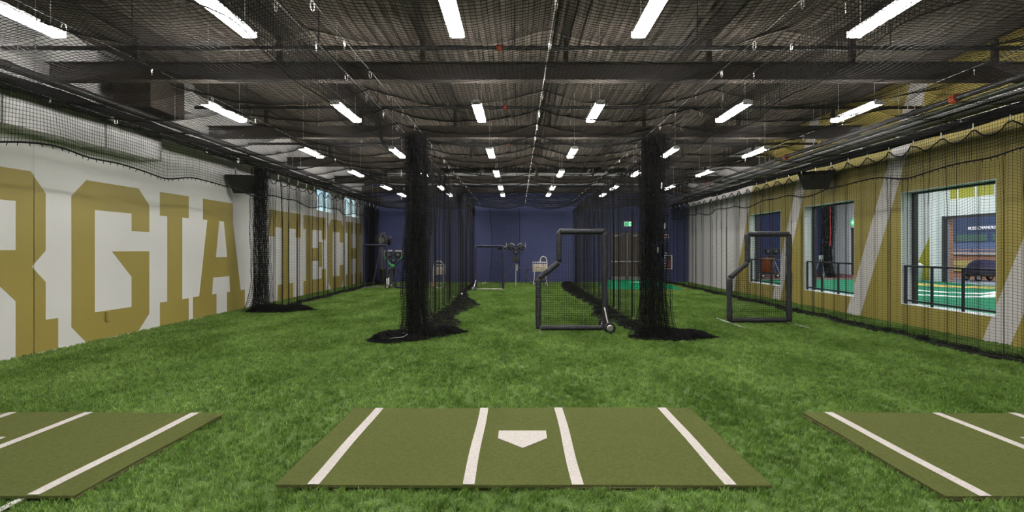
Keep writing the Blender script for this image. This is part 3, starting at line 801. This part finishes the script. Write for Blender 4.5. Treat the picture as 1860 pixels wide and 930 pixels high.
def l_screen(name, lab, loc, rz, w, h, xu, z1, z2, pr, m, feet, group=None, bottom_pad=True):
    t = thing(name, lab, 'screen', loc, rz, group)
    zb = pr+.02
    nodes = [(0,zb),(0,z1),(xu,z2),(xu,h),(w,h),(w,zb)]
    for i in range(5):
        a, b = nodes[i], nodes[i+1]
        d = Vector((b[0]-a[0],b[1]-a[1])).normalized()*(pr*.0)
        pad_tube('foam_pad', (a[0],0,a[1]-(.02 if i==0 else 0)), (b[0],0,b[1]-(.02 if i==4 else 0)), pr, m, t, i+len(lab))
    if bottom_pad: pad_tube('foam_pad', (pr,0,zb), (w-pr,0,zb), pr*.92, m, t, 77)
    else: MB().cyl((0,0,zb),(w,0,zb),.022,8).build('bottom_tube','steel',t)
    MB().tube([(0,0,zb)]+[(a,0,b) for a,b in nodes[1:]]+[(0,0,zb)], .022, 8).build('steel_frame','steel',t)
    screen_net(t, lambda x: h if x >= xu else z1+(z2-z1)*x/max(xu,1e-6), w, zb, h, lambda z: 0 if z <= z1 else (xu*(z-z1)/(z2-z1) if z < z2 else xu))
    feet(t, w)
    return t
def feet_wheel(t, w):
    MB().cyl((.03,-.42,.02),(.03,.55,.02),.018,8).build('foot','steel',t)
    MB().cyl((w+.02,-.28,.10),(w-.02,.5,.10),.018,8).build('axle_arm','steel',t)
    MB().cyl((w-.02,-.03,.52),(w+.03,-.26,.13),.017,8).build('strut','steel',t)
    wheel(t, (w+.05,-.30,.115), .115); wheel(t, (w+.05,.45,.115), .115)
l_screen('l_screen', 'dark padded L-shaped pitching screen with a rubber wheel beside the divider net', (.42, 11.0, 0), 0, 1.39, 2.08, .43, 1.10, 1.44, .058, 'vinyl', feet_wheel)
def feet_rods(t, w):
    for x in (.0, w): MB().cyl((x,-.85,.02),(x,.75,.02),.017,8).build('foot','steel',t)
l_screen('l_screen', 'dark padded L-shaped pitching screen on floor rods in front of the gold wall', (4.86, 12.15, 0), 0, 1.37, 2.06, .41, 1.05, 1.40, .062, 'vinyl', feet_rods)
def feet_far(t, w):
    MB().cyl((.0,-.5,.02),(.0,.5,.02),.017,8).build('foot','steel',t)
l_screen('l_screen', 'navy padded L-shaped screen behind the bunched divider net', (-5.24, 22.6, 0), 0, 1.40, 2.14, .42, 1.05, 1.40, .05, 'vinyl_navy', feet_far)
def rect_screen(lab, loc, w, h, wheel_side):
    t = thing('pitching_screen', lab, 'screen', loc)
    zb = .06; pr = .048
    for a, b in (((0,zb),(0,h)),((0,h),(w,h)),((w,h),(w,zb))): pad_tube('foam_pad',(a[0],0,a[1]),(b[0],0,b[1]),pr,'vinyl_navy',t,int(10*w+a[0]*7))
    MB().cyl((0,0,zb),(w,0,zb),.02,8).build('bottom_tube','steel',t)
    MB().tube([(0,0,zb),(0,0,h),(w,0,h),(w,0,zb)], .02, 6).build('steel_frame','steel',t)
    screen_net(t, lambda x: h, w, zb, h, lambda z: 0)
    xs = 0 if wheel_side < 0 else w; xo = w if wheel_side < 0 else 0
    MB().cyl((xo,-.45,.02),(xo,.45,.02),.016,8).build('foot','steel',t)
    MB().cyl((xs,-.35,.1),(xs,.45,.1),.016,8).build('axle_arm','steel',t)
    for yy in (-.02,.3): MB().cyl((xs,yy,.45),(xs+wheel_side*.08,yy-.3,.10),.016,8).build('strut','steel',t)
    wheel(t,(xs+wheel_side*.1,-.36,.10),.10); wheel(t,(xs+wheel_side*.1,.42,.10),.10)
rect_screen('tall rectangular navy padded screen on a wheel beside the three-wheel machine', (-1.74, 21.9, 0), 1.12, 1.83, -1)
rect_screen('tall rectangular navy padded screen in front of the grey bin by the lettered wall', (-6.68, 22.9, 0), 1.0, 1.88, 1)

# ------------------------------------------------------------------ pitching machines
def tripod(t, zt, spread, m, rot=0.3, r=.018):
    for k in range(3):
        a = rot+2*PI*k/3
        MB().cyl((0.03*math.cos(a),.03*math.sin(a),zt),(spread*math.cos(a),spread*math.sin(a),.02),r,8).build('leg',m,t)
def tyre(t, c, R, rx, ry):
    o = MB().lathe([(R*.5,-.05),(R*.9,-.05),(R,-.025),(R,.025),(R*.9,.05),(R*.5,.05)], axis='Y', n=20).build('pitching_wheel','rubber',t,True)
    o.location = c; o.rotation_euler = (rx, ry, 0)
    MB().lathe([(R*.48,-.06),(R*.15,-.07),(R*.15,.07),(R*.48,.06)], axis='Y', n=14).build('hub','dark_steel',o)
t = thing('pitching_machine', 'black three-wheel pitching machine on a tripod in front of the navy wall', 'pitching machine', (-.1, 24.4, 0))
tripod(t, 1.05, .92, 'dark_steel', -PI/2); MB().cyl((0,0,.9),(0,0,1.55),.035,10).build('post','black_metal',t)
MB().bbox(-.17,.17,-.12,.12,1.16,1.34,.02).build('control_box','black_box',t)
MB().cyl((.06,-.13,1.0),(.06,-.16,.72),.02,6).build('crank_handle','steel',t)
for s in (-1,1):
    tyre(t, (s*.24,-.02,1.80), .15, 0, s*.6)
    MB().tube([(s*.02,-.1,1.68),(s*.16,-.1,1.80),(s*.33,-.1,1.84),(s*.44,-.1,1.80)], .03, 8).build('wheel_guard','black_metal',t)
    MB().cyl((s*.42,-.02,1.72),(s*.14,0,1.36),.014,6).build('brace','black_metal',t)
    MB().cyl((s*.44,-.08,1.74),(s*.44,-.08,2.0),.012,6).build('handle','steel',t)
    MB().tube([(s*.06,-.12,1.88),(s*.16,-.12,1.97),(s*.28,-.12,1.96)], .02, 6).build('top_guard','grey_pipe',t)
tyre(t, (0,-.02,1.58), .13, 0, PI/2)
MB().lathe([(.07,-.34),(.09,-.3),(.09,.02),(.05,.06)], (-.50,0,1.76), 'X', 14).build('motor','black_metal',t)
t = thing('pitching_machine', 'black three-wheel pitching machine with bright green arms on a tripod', 'pitching machine', (-5.72, 24.3, 0))
tripod(t, .95, .75, 'black_metal', .5); MB().cyl((0,0,.5),(0,0,1.15),.035,10).build('post','black_metal',t)
for s in (-1,1):
    tyre(t, (s*.2,-.02,1.46), .17, 0, s*.7)
    MB().tube([(0,-.1,.93),(s*.10,-.1,.97),(s*.36,-.1,1.28),(s*.40,-.1,1.42)], .028, 8).build('green_arm','bright_green',t)
    MB().cyl((s*.40,-.1,1.38),(s*.40,-.1,1.66),.018,6).build('handle','grey_pipe',t)
    MB().bbox(s*.22-.14,s*.22+.14,-.14,.1,1.58,1.66,.015).build('wheel_guard','grey_pipe',t)
tyre(t, (0,-.02,1.2), .15, 0, PI/2)
MB().bbox(-.1,.1,-.1,.1,.86,1.0,.02).build('control_box','bright_green',t)
t = thing('pitching_machine', 'tall black single-wheel pitching machine on steel tripod legs by the lettered wall', 'pitching machine', (-6.35, 24.6, 0))
tripod(t, 1.85, .42, 'dark_steel', -.5); MB().cyl((0,0,.75),(0,0,1.95),.04,10).build('post','dark_steel',t)
tyre(t, (0,-.05,2.12), .30, 0, .2); tyre(t, (.22,.05,2.08), .24, .5, .8)
MB().tube([(-.05,-.15,1.9),(-.05,-.18,2.2),(.02,-.18,2.42),(.2,-.18,2.46)], .03, 8).build('feed_chute','dark_steel',t)
MB().cyl((.3,-.05,2.18),(.46,-.1,2.28),.05,10).build('motor','dark_steel',t)

# grey bin, bench, ball carts, balls
t = thing('trash_can', 'grey ribbed plastic bin behind the rectangular screen by the lettered wall', 'bin', (-6.42, 25.7, 0))
MB().lathe([(.24,.0),(.26,.02),(.33,.72),(.35,.73),(.35,.80),(.33,.80),(.31,.73),(.24,.05)], n=24).build('tub','plastic_grey',t,True)
for s in (-1,1): MB().bbox(s*.36-.04,s*.36+.04,-.08,.08,.62,.68,.01).build('handle','plastic_grey',t)
for k in range(8):
    a = PI*k/8+PI+.2; MB().cyl((.262*math.cos(a),.262*math.sin(a),.05),(.325*math.cos(a),.325*math.sin(a),.68),.012,5).build('rib','plastic_grey',t)
t = thing('side_table', 'small dark folding table against the navy wall behind the ball cart', 'table', (.78, 25.9, 0))
MB().bbox(-.42,.42,-.25,.25,.72,.76,.01).build('table_top','black_box',t)
for s in (-1,1):
    for q in (-.2,.2): MB().cyl((s*.36,q,.72),(s*.40,q,0),.016,6).build('leg','black_metal',t)
def balls_in(t, x0,x1,y0,y1,z0,z1):
    me = None; r = .037
    nx = int((x1-x0)/.0755); ny = int((y1-y0)/.0752); nz = int((z1-z0)/.074)
    for k in range(nz):
        for j in range(ny):
            for i in range(nx):
                if 0 < j < ny-1 and k < nz-1: continue
                if me is None:
                    o = MB().lathe(sphere(0,r), n=8).build('baseball','ball',None,True); me = o.data
                else: o = link('baseball', me, None)
                tag(o, t['ball_label'], 'ball', t['ball_label'])
                c = Vector((x0+(i+.5)*(x1-x0)/nx+random.uniform(-.0005,.0005), y0+(j+.5)*(y1-y0)/ny, z0+r+k*.0745))
                o.location = Matrix.Rotation(t.rotation_euler.z,4,'Z') @ c + t.location
                o.rotation_euler = (random.uniform(0,6),random.uniform(0,6),0)
    del t['ball_label']
def basket(t, w, d, z0, z1, m='wire_white'):
    for z in (z0,(z0+z1)/2,z1): MB().tube([(-w,-d,z),(w,-d,z),(w,d,z),(-w,d,z)], .010 if z == z1 else .006, 5, closed=True).build('basket_rim',m,t)
    g = MB()
    for q in np.linspace(-1,1,7):
        g.tube([(w*q,-d,z1),(w*q,-d,z0),(w*q,d,z0),(w*q,d,z1)], .004, 4)
    for q in np.linspace(-1,1,5): g.tube([(-w,d*q,z1),(-w,d*q,z0),(w,d*q,z0),(w,d*q,z1)], .004, 4)
    g.build('basket_wires',m,t)
t = thing('ball_cart', 'white tube ball caddy full of baseballs seen through the divider net', 'ball cart', (-3.39, 22.8, 0))
oval = [(.24*math.copysign(abs(math.cos(q))**.75,math.cos(q)), -.20, .62+ .58*math.copysign(abs(math.sin(q))**.8,math.sin(q))) for q in np.linspace(0,2*PI,33)[:-1]]
MB().tube(oval, .02, 8, closed=True).build('tube_frame','wire_white',t)
for s in (-1,1): MB().tube([(s*.2,-.2,.62),(s*.15,.05,.3),(s*.15,.2,.02)], .016, 6).build('leg','wire_white',t)
MB().cyl((-.2,-.2,.25),(.2,-.2,.25),.014,6).build('cross_bar','wire_white',t)
basket(t, .23, .17, .62, 1.04); t['ball_label'] = 'worn baseball in the caddy behind the divider net'; balls_in(t, -.21,.21,-.15,.15,.64,1.0)
t = thing('ball_cart', 'white ball cart with raised handle and small wheels beside the padded screen', 'ball cart', (1.02, 24.6, 0))
basket(t, .33, .2, .68, 1.10)
t['ball_label'] = 'worn baseball in the cart beside the tripod machine'; balls_in(t, -.31,.31,-.18,.18,.70,1.06)
MB().tube([(.0,-.2,1.1),(.0,-.2,1.2),(.05,-.2,1.33),(.15,-.2,1.38),(.25,-.2,1.33),(.31,-.2,1.2),(.31,-.2,.7)], .018, 8).build('handle','wire_white',t)
for s in (-1,1):
    MB().tube([(s*.26,-.15,.68),(s*.28,-.18,.3),(s*.34,-.2,.02)], .016, 6).build('leg','wire_white',t); wheel(t,(s*.26,.2,.09),.09)
MB().cyl((-.28,.2,.09),(.28,.2,.09),.012,6).build('axle','steel',t)
MB().cyl((-.28,-.18,.30),(.28,-.18,.30),.012,6).build('cross_bar','sign_red',t)
for p, lab in (((-1.62,26.0,.037+.015),'white baseball on the turf behind the rectangular screen'),((-1.70,25.6,.052),'worn white baseball lying near another one behind the rectangular screen'),((-1.95,18.3,.16),'single baseball resting on the spread foot of the divider net')):
    o = MB().lathe(sphere(0,.037), n=10).build('baseball','ball_white',None,True); o.location = p; tag(o, lab, 'ball')
t = thing('orange_cone', 'small orange marker cone on the turf beside the ball caddy', 'cone', (-3.85, 24.0, 0))
MB().lathe([(.10,0),(.10,.02),(.06,.03),(.02,.22),(.0,.23)], n=14).build('cone','orange',t,True); MB().box(-.12,.12,-.12,.12,.0,.015).build('base','orange',t)

# mound
t = thing('pitching_mound', 'bright green turf covered portable pitching mound in front of the brown doors', 'mound', (5.2, 24.0, 0))
MB().add([(-1.5,-2.1,.02),(1.75,-2.1,.02),(1.9,-.3,.02),(1.5,1.7,.02),(-1.3,1.7,.02),(-1.65,-.3,.02),(-1.2,-.5,.16),(1.4,-.5,.16),(1.2,1.5,.22),(-1.0,1.5,.22),(-.9,-1.5,.07),(1.2,-1.5,.07)],
    [(0,1,11,10),(10,11,7,6),(6,7,8,9),(1,2,7,11),(2,3,8,7),(3,4,9,8),(4,5,6,9),(5,0,10,6)]).build('turf_slope','mound',t)
MB().prism([(-1.56,-2.16),(1.8,-2.16),(1.96,-.3),(1.55,1.76),(-1.35,1.76),(-1.7,-.3)], lambda a,b,d:(a,b,.008+d), .02).build('base_edge','mound_edge',t)
MB().box(-.05,.56,.2,.35,.185,.20).build('pitching_rubber','sign_white',t)

# wall signs and cabinet on the navy wall
t = thing('exit_sign', 'green and white running-man exit sign above the brown double doors', 'sign', (5.6, YB-.002, 2.99))
MB().bbox(-.17,.17,-.05,0,-.11,.11,.008).build('panel','exit_white',t)
MB().box(-.155,.06,-.054,-.049,-.095,.095).build('green_field','exit_green',t); MB().box(.09,.15,-.054,-.049,-.06,.06).build('green_field','exit_green',t)
fig = MB()
fig.prism([(.02*math.cos(q)-.03,.02*math.sin(q)+.055) for q in np.linspace(0,2*PI,9)[:-1]], lambda a,b,d:(a,-.054-d,b), .002)
fig.tube([(-.035,-.055,.03),(-.05,-.055,-.015),(-.02,-.055,-.04),(-.03,-.055,-.075)], .009, 4); fig.tube([(-.05,-.055,-.015),(-.08,-.055,-.045),(-.11,-.055,-.045)], .009, 4)
fig.tube([(-.075,-.055,.0),(-.07,-.055,.03),(-.03,-.055,.03),(.0,-.055,.01)], .007, 4)
fig.build('running_man','sign_white',t)
t = thing('wall_sign', 'small red and white square sign on the navy wall by the doors', 'sign', (7.58, YB-.002, 2.36))
MB().box(-.12,.12,-.012,0,-.11,.11).build('plate','sign_white',t); MB().box(-.09,-.01,-.016,-.011,-.08,.08).box(.03,.08,-.016,-.011,-.08,.08).box(-.01,.03,-.016,-.011,.0,.03).build('red_marks','sign_red',t)
t = thing('extinguisher_cabinet', 'pale framed fire extinguisher cabinet on the navy wall', 'cabinet', (7.66, YB-.002, .68))
MB().box(-.18,-.15,-.14,0,0,.72).box(.15,.18,-.14,0,0,.72).box(-.15,.15,-.14,0,0,.03).box(-.15,.15,-.14,0,.69,.72).build('frame','sign_white',t)
MB().box(-.15,.15,-.03,-.02,.03,.69).build('back_panel','plastic_grey',t); MB().lathe([(.06,.06),(.065,.09),(.065,.42),(.03,.5),(.02,.55)], (0,-.09,0), n=12).build('extinguisher','sign_red',t,True)
MB().box(-.02,.08,-.10,-.04,.50,.6).build('valve','black_metal',t)
t = thing('wall_notice', 'tiny white notice above the extinguisher cabinet', 'sign', (7.58, YB-.002, 1.48))
MB().box(-.07,.07,-.01,0,-.08,.08).build('plate','sign_white',t); MB().box(-.04,.04,-.013,-.009,-.05,.0).build('mark','sign_red',t)

# ------------------------------------------------------------------ the hall next door
HX0, HX1, HY0, HY1, HZ0, HZ1 = XR+.30, 17.0, 2.0, 29.5, .40, 5.2
struct(MB().add([(HX0,HY0,HZ0),(HX1,HY0,HZ0),(HX1,22.8,HZ0),(HX0,22.8,HZ0)],[(0,1,2,3)]).build('floor_hall','hall_turf'))
struct(MB().add([(HX0,22.8,HZ0),(HX1,22.8,HZ0),(HX1,HY1,HZ0),(HX0,HY1,HZ0)],[(0,1,2,3)]).build('floor_hall_clay','clay'))
struct(MB().box(HX0,HX1+.3,HY0,HY1+.3,HZ1,HZ1+.2).build('ceiling_hall','deck'))
struct(MB().box(HX0-.3,HX1+.3,HY1,HY1+.3,0,HZ1+.1).build('wall_hall_far','navy_block'))
struct(MB().box(HX0-.3,HX1+.3,HY0-.3,HY0,0,HZ1+.1).build('wall_hall_near','hall_white'))
GY0, GY1, GZ = 13.2, 21.1, 2.97          # roller door opening to the outside
DY0, DY1, DH = 26.35, 27.1, 2.85
hs = MB()
hs.box(HX1,HX1+.3,HY0,GY0,0,HZ1); hs.box(HX1,HX1+.3,GY0,GY1,GZ,HZ1); hs.box(HX1,HX1+.3,GY1,DY0,0,HZ1); hs.box(HX1,HX1+.3,DY0,DY1,DH,HZ1); hs.box(HX1,HX1+.3,DY1,HY1,0,HZ1)
hs.box(HX1,HX1+.3,GY0,GY1,0,HZ0-.02)
hw = struct(hs.build('wall_hall_side','hall_white'))
MB().prism([(21.75,.42),(22.9,.42),(21.75,2.35),(21.5,2.35)], lambda a,b,d:(HX1-d,a,b), .006).build('painted_stripe','hall_gold',hw)
for a, b in ((17.9,18.75),(18.88,19.57),(19.68,20.4),(20.5,20.78)):
    MB().box(HX1-.006,HX1,a,b,3.66,4.10).build('painted_panel','hall_gold',hw)
MB().box(HX1-.18,HX1,GY1+.18,GY1+.5,HZ0,HZ1).build('pilaster','trim_white',hw)
dd = struct(MB().box(HX1-.01,HX1+.08,GY1-.05,GY1+.10,HZ0,GZ+.05).box(HX1-.01,HX1+.08,GY0,GY1,GZ-.06,GZ+.04).build('door_2','dark_pipe'))
MB().box(HX1+.08,HX1+.22,GY1-.03,GY1+.01,HZ0,GZ).build('jamb','jamb_grey',dd); MB().box(HX1+.22,HX1+.34,GY1-.04,GY1+.6,HZ0,GZ+.6).build('brick_jamb','brick',dd)
dd = struct(MB().box(HX1+.05,HX1+.10,DY0,DY1,HZ0,DH).build('door_3','frame_brown')); MB().box(HX1-.02,HX1+.05,DY1-.05,DY1+.0,HZ0,DH).box(HX1-.02,HX1+.05,DY0,DY1,DH-.05,DH).build('door_frame','trim_white',dd)
t = thing('exit_sign', 'green exit sign above the dark door in the hall beyond the openings', 'sign', (HX1-.03, 26.75, 3.05)); MB().bbox(-.03,.03,-.17,.17,-.13,.13,.006).build('panel','exit_green',t); MB().box(-.034,-.03,-.08,.08,-.04,.04).build('letters','exit_white',t)
# logo on the hall turf
t = thing('turf_logo', 'gold and white emblem laid into the green turf of the next hall', 'emblem', (13.5, 16.5, HZ0+.006))
def patch(name, m, pts, z=0):
    MB().prism(pts, lambda a,b,d: (a-13.5, b-16.5, z+d), .004).build(name, m, t)
def stroke(name, m, pts, wd):
    p = [Vector(q) for q in pts]; L_, R_ = [], []
    for i, q in enumerate(p):
        d = (p[min(i+1,len(p)-1)]-p[max(i-1,0)]).normalized(); n_ = Vector((-d.y, d.x))*wd/2
        L_.append(q+n_); R_.append(q-n_)
    patch(name, m, [tuple(q) for q in L_ + R_[::-1]])
stroke('gold_band', 'logo_gold', [(14.6,22.0),(14.9,20.6),(14.9,19.3),(15.1,18.3),(15.7,17.9),(16.4,18.2)], 1.1)
stroke('white_band', 'logo_white', [(12.2,18.0),(12.6,16.9),(12.9,16.0),(13.3,15.5),(14.0,15.6),(14.8,16.1)], .42)
stroke('white_band', 'logo_white', [(10.8,16.0),(11.4,15.2),(12.1,14.5),(12.9,14.5),(14.0,15.2)], .42)
# unseen fill lamps, added to brighten the hall and the opening reveals
hl = thing('hall_fill_light', 'added cool white fill light, unseen under the ceiling of the next hall', 'ceiling light', (0,0,0), 0, 'added fill lights in the next hall')
MB().box(-.1,.1,-.75,.75,0,.09).build('housing','lamp_white',hl); MB().box(-.09,.09,-.74,.74,-.012,.0).build('diffuser','hall_fill_glow',hl); MB().cyl((0,0,.09),(0,0,HZ1-4.6),.01,5).build('hanger','steel',hl)
first = True
for X in (10.6, 13.0, 15.4):
    for Y in (4.0, 8.0, 12.0, 16.0, 20.0, 24.5):
        o = hl if first else copy_tree(hl); first = False; o.location = (X, Y, 4.6)
# things in the hall
t = thing('hall_net', 'black net gathered into a column in the next hall', 'netting', (14.35, 24.5, HZ0)); o = link('bunched_netting', bunch_me, None, t); o.scale = (1.15,1.15,1.15)
t = thing('pull_cord', 'red pull cord hanging in the next hall', 'cord', (12.4, 21.0, 1.9)); MB().tube([(0,0,0),(.01,0,1.2),(0,.02,HZ1-1.9)], .012, 6).build('cord','red_cord',t); MB().lathe([(.0,-.08),(.025,-.06),(.025,.0),(.0,.02)], n=10).build('knob','red_cord',t,True)
t = thing('white_bucket', 'white plastic ball bucket stack against the white wall of the next hall', 'bucket', (16.3, 21.6, HZ0))
MB().lathe([(.15,0),(.19,.55),(.2,.56),(.2,.6),(.0,.6)], n=18).build('tub','trim_white',t,True); MB().lathe([(.21,.6),(.21,.66),(.12,.74),(.0,.75)], n=18).build('lid','trim_white',t,True); MB().tube([(-.2,0,.5),(-.12,-.2,.36),(.12,-.2,.36),(.2,0,.5)], .008, 5).build('handle','steel',t)
t = thing('small_stand', 'small steel floor stand in the next hall behind the guard rail', 'stand', (12.6, 22.0, HZ0)); tripod(t, .9, .3, 'steel', .4, .014); MB().bbox(-.08,.08,-.03,.03,.88,1.05,.01).build('head','grey_pipe',t)
t = thing('equipment_cart', 'cart with an orange tub and black frame in the next hall', 'cart', (11.4, 24.2, HZ0))
MB().lathe([(.24,.25),(.3,.85),(.32,.86),(.30,.9),(.26,.85),(.2,.3)], n=18).build('tub','orange',t,True)
MB().tube([(-.35,-.3,.2),(.35,-.3,.2),(.35,.3,.2),(-.35,.3,.2)], .02, 6, closed=True).build('frame','black_metal',t)
for s in (-1,1): wheel(t,(s*.33,-.3,.1),.1); MB().cyl((s*.33,.3,.0),(s*.33,.3,1.2),.018,6).build('upright','black_metal',t)
t = thing('pitching_machine', 'dark pitching machine on a tripod in the next hall', 'pitching machine', (12.0, 25.0, HZ0)); tripod(t, 1.0, .6, 'grey_pipe', .8); tyre(t,(-.18,0,1.2),.17,0,.6); tyre(t,(.18,0,1.2),.17,0,-.6); MB().bbox(-.12,.12,-.1,.1,.85,1.02,.02).build('control_box','black_box',t)
t = thing('stacked_cases', 'black equipment cases stacked beside the cart in the next hall', 'case', (11.0, 25.4, HZ0))
for k, (a, h0, h1) in enumerate(((.35,.02,.6),(.32,.61,1.15),(.22,1.16,1.6))): MB().bbox(-a,a,-.25,.25,h0,h1,.02).build('case','black_box',t)

# ------------------------------------------------------------------ outside
struct(MB().add([(HX1+.3,-40,.38),(120,-40,.38),(120,90,.38),(HX1+.3,90,.38)],[(0,1,2,3)]).build('floor_outside','concrete'))
t = thing('brick_wall', 'low orange brick retaining wall seen through the roller door', 'wall', (20.5, 24, .38))
MB().box(-.15,.15,-12,12,0,1.08).build('bricks','brick',t); MB().box(-.2,.2,-12.02,12.02,1.08,1.16).build('coping','concrete',t)
t = thing('fence_rail', 'brown metal fence on top of the brick retaining wall', 'fence', (20.6, 24, 1.54))
for z in (.0,.14): MB().cyl((0,-12,z),(0,12,z),.03,6).build('rail','brick',t)
for y in range(-12,13,2): MB().cyl((0,y,0),(0,y,.2),.025,6).build('post','frame_brown',t)
t = thing('padded_panel', 'ochre padded panel on the brick wall outside', 'panel', (20.33, 24.05, .78)); MB().bbox(-.03,.0,-.6,.6,-.1,.40,.01).build('pad','ochre',t); MB().box(-.032,-.028,-.6,.6,.14,.16).build('seam','tarp',t)
t = thing('covered_cart', 'cart under a dark domed cover by the brick wall outside', 'cart', (19.4, 22.0, .38))
MB().lathe([(.62,.35),(.60,.5),(.5,.72),(.32,.86),(.0,.9)], n=20).build('cover','tarp',t,True); MB().lathe([(.5,.2),(.58,.25),(.58,.36)], n=20).build('base','frame_brown',t)
for s in (-1,1): wheel(t,(s*.5,-.3,.15),.15,axis='Y'); wheel(t,(s*.5,.3,.15),.15,axis='Y')
t = thing('stadium_building', 'navy stadium building with white lettering seen through the roller door', 'building', (32, 36, .38))
MB().box(0,4,-14,14,0,8).build('wall','facade_navy',t); MB().box(-.05,0,-14,14,.6,1.78).build('base_band','facade_blue',t)
for y in range(-12,13,3): MB().box(-.04,0,y,y+2.6,1.87,2.37).build('window','facade_glass',t)
MB().box(-.06,0,4.3,4.4,2.6,4.2).build('downpipe','letter_white',t)
cu = bpy.data.curves.new('lettering','FONT'); cu.body = 'RUSS CHANDLER STADIUM'; cu.size = .315; cu.extrude = .02; cu.materials.append(M['letter_white'])
tmp = bpy.data.objects.new('lettering', cu); COL.objects.link(tmp)
bpy.context.view_layer.update()
dg = bpy.context.evaluated_depsgraph_get(); me = bpy.data.meshes.new_from_object(tmp.evaluated_get(dg)); bpy.data.objects.remove(tmp)
o = link('lettering', me, None, t); o.rotation_euler = (PI/2, 0, -PI/2); o.location = (-.04, 1.55, 2.68)

# ------------------------------------------------------------------ turf pile: instanced tufts, too many to count
bl = MB(); g = random.Random(3)
for k in range(16):
    a = g.uniform(0,2*PI); d = g.uniform(0,.035); x, y = d*math.cos(a), d*math.sin(a)
    h = g.uniform(.022,.040); lx, ly = g.uniform(-.022,.022), g.uniform(-.028,.012); q = g.uniform(0,PI); wd = .0022
    cx, cy = wd*math.cos(q), wd*math.sin(q)
    bl.add([(x-cx,y-cy,0),(x+cx,y+cy,0),(x+cx+lx*.4,y+cy+ly*.4,h*.6),(x-cx+lx*.4,y-cy+ly*.4,h*.6),(x+lx,y+ly,h)],[(0,1,2,3),(3,2,4)])
bme = bpy.data.meshes.new('tuft'); bme.from_pydata(bl.v,[],bl.f); bme.update(); bme.materials.append(M['turf_blade'])
tuft = bpy.data.objects.new('tuft', bme)
gp = MB().add([(XL,2.9,.001),(XR,2.9,.001),(XR,YB,.001),(XL,YB,.001)],[(0,1,2,3)]).build('grass_pile','turf',fl)
gp['kind'] = 'stuff'
ng = bpy.data.node_groups.new('grass','GeometryNodeTree')
ng.interface.new_socket('Geometry', in_out='INPUT', socket_type='NodeSocketGeometry'); ng.interface.new_socket('Geometry', in_out='OUTPUT', socket_type='NodeSocketGeometry')
N = ng.nodes; gi = N.new('NodeGroupInput'); go = N.new('NodeGroupOutput')
ds = N.new('GeometryNodeDistributePointsOnFaces'); ds.inputs['Density'].default_value = 420.0; ds.inputs['Seed'].default_value = 2
ip = N.new('GeometryNodeInstanceOnPoints'); oi = N.new('GeometryNodeObjectInfo'); oi.inputs['Object'].default_value = tuft
rv = N.new('FunctionNodeRandomValue'); rv.data_type = 'FLOAT_VECTOR'; rv.inputs[0].default_value = (-.15,-.15,-.9); rv.inputs[1].default_value = (.15,.15,.9)
rs_ = N.new('FunctionNodeRandomValue'); rs_.data_type = 'FLOAT'; rs_.inputs[2].default_value = .75; rs_.inputs[3].default_value = 1.35
ng.links.new(gi.outputs[0], ds.inputs['Mesh']); ng.links.new(ds.outputs['Points'], ip.inputs['Points']); ng.links.new(oi.outputs['Geometry'], ip.inputs['Instance'])
ng.links.new(rv.outputs[0], ip.inputs['Rotation']); ng.links.new(rs_.outputs[1], ip.inputs['Scale'])
ng.links.new(ip.outputs[0], go.inputs[0])
md = gp.modifiers.new('grass','NODES'); md.node_group = ng
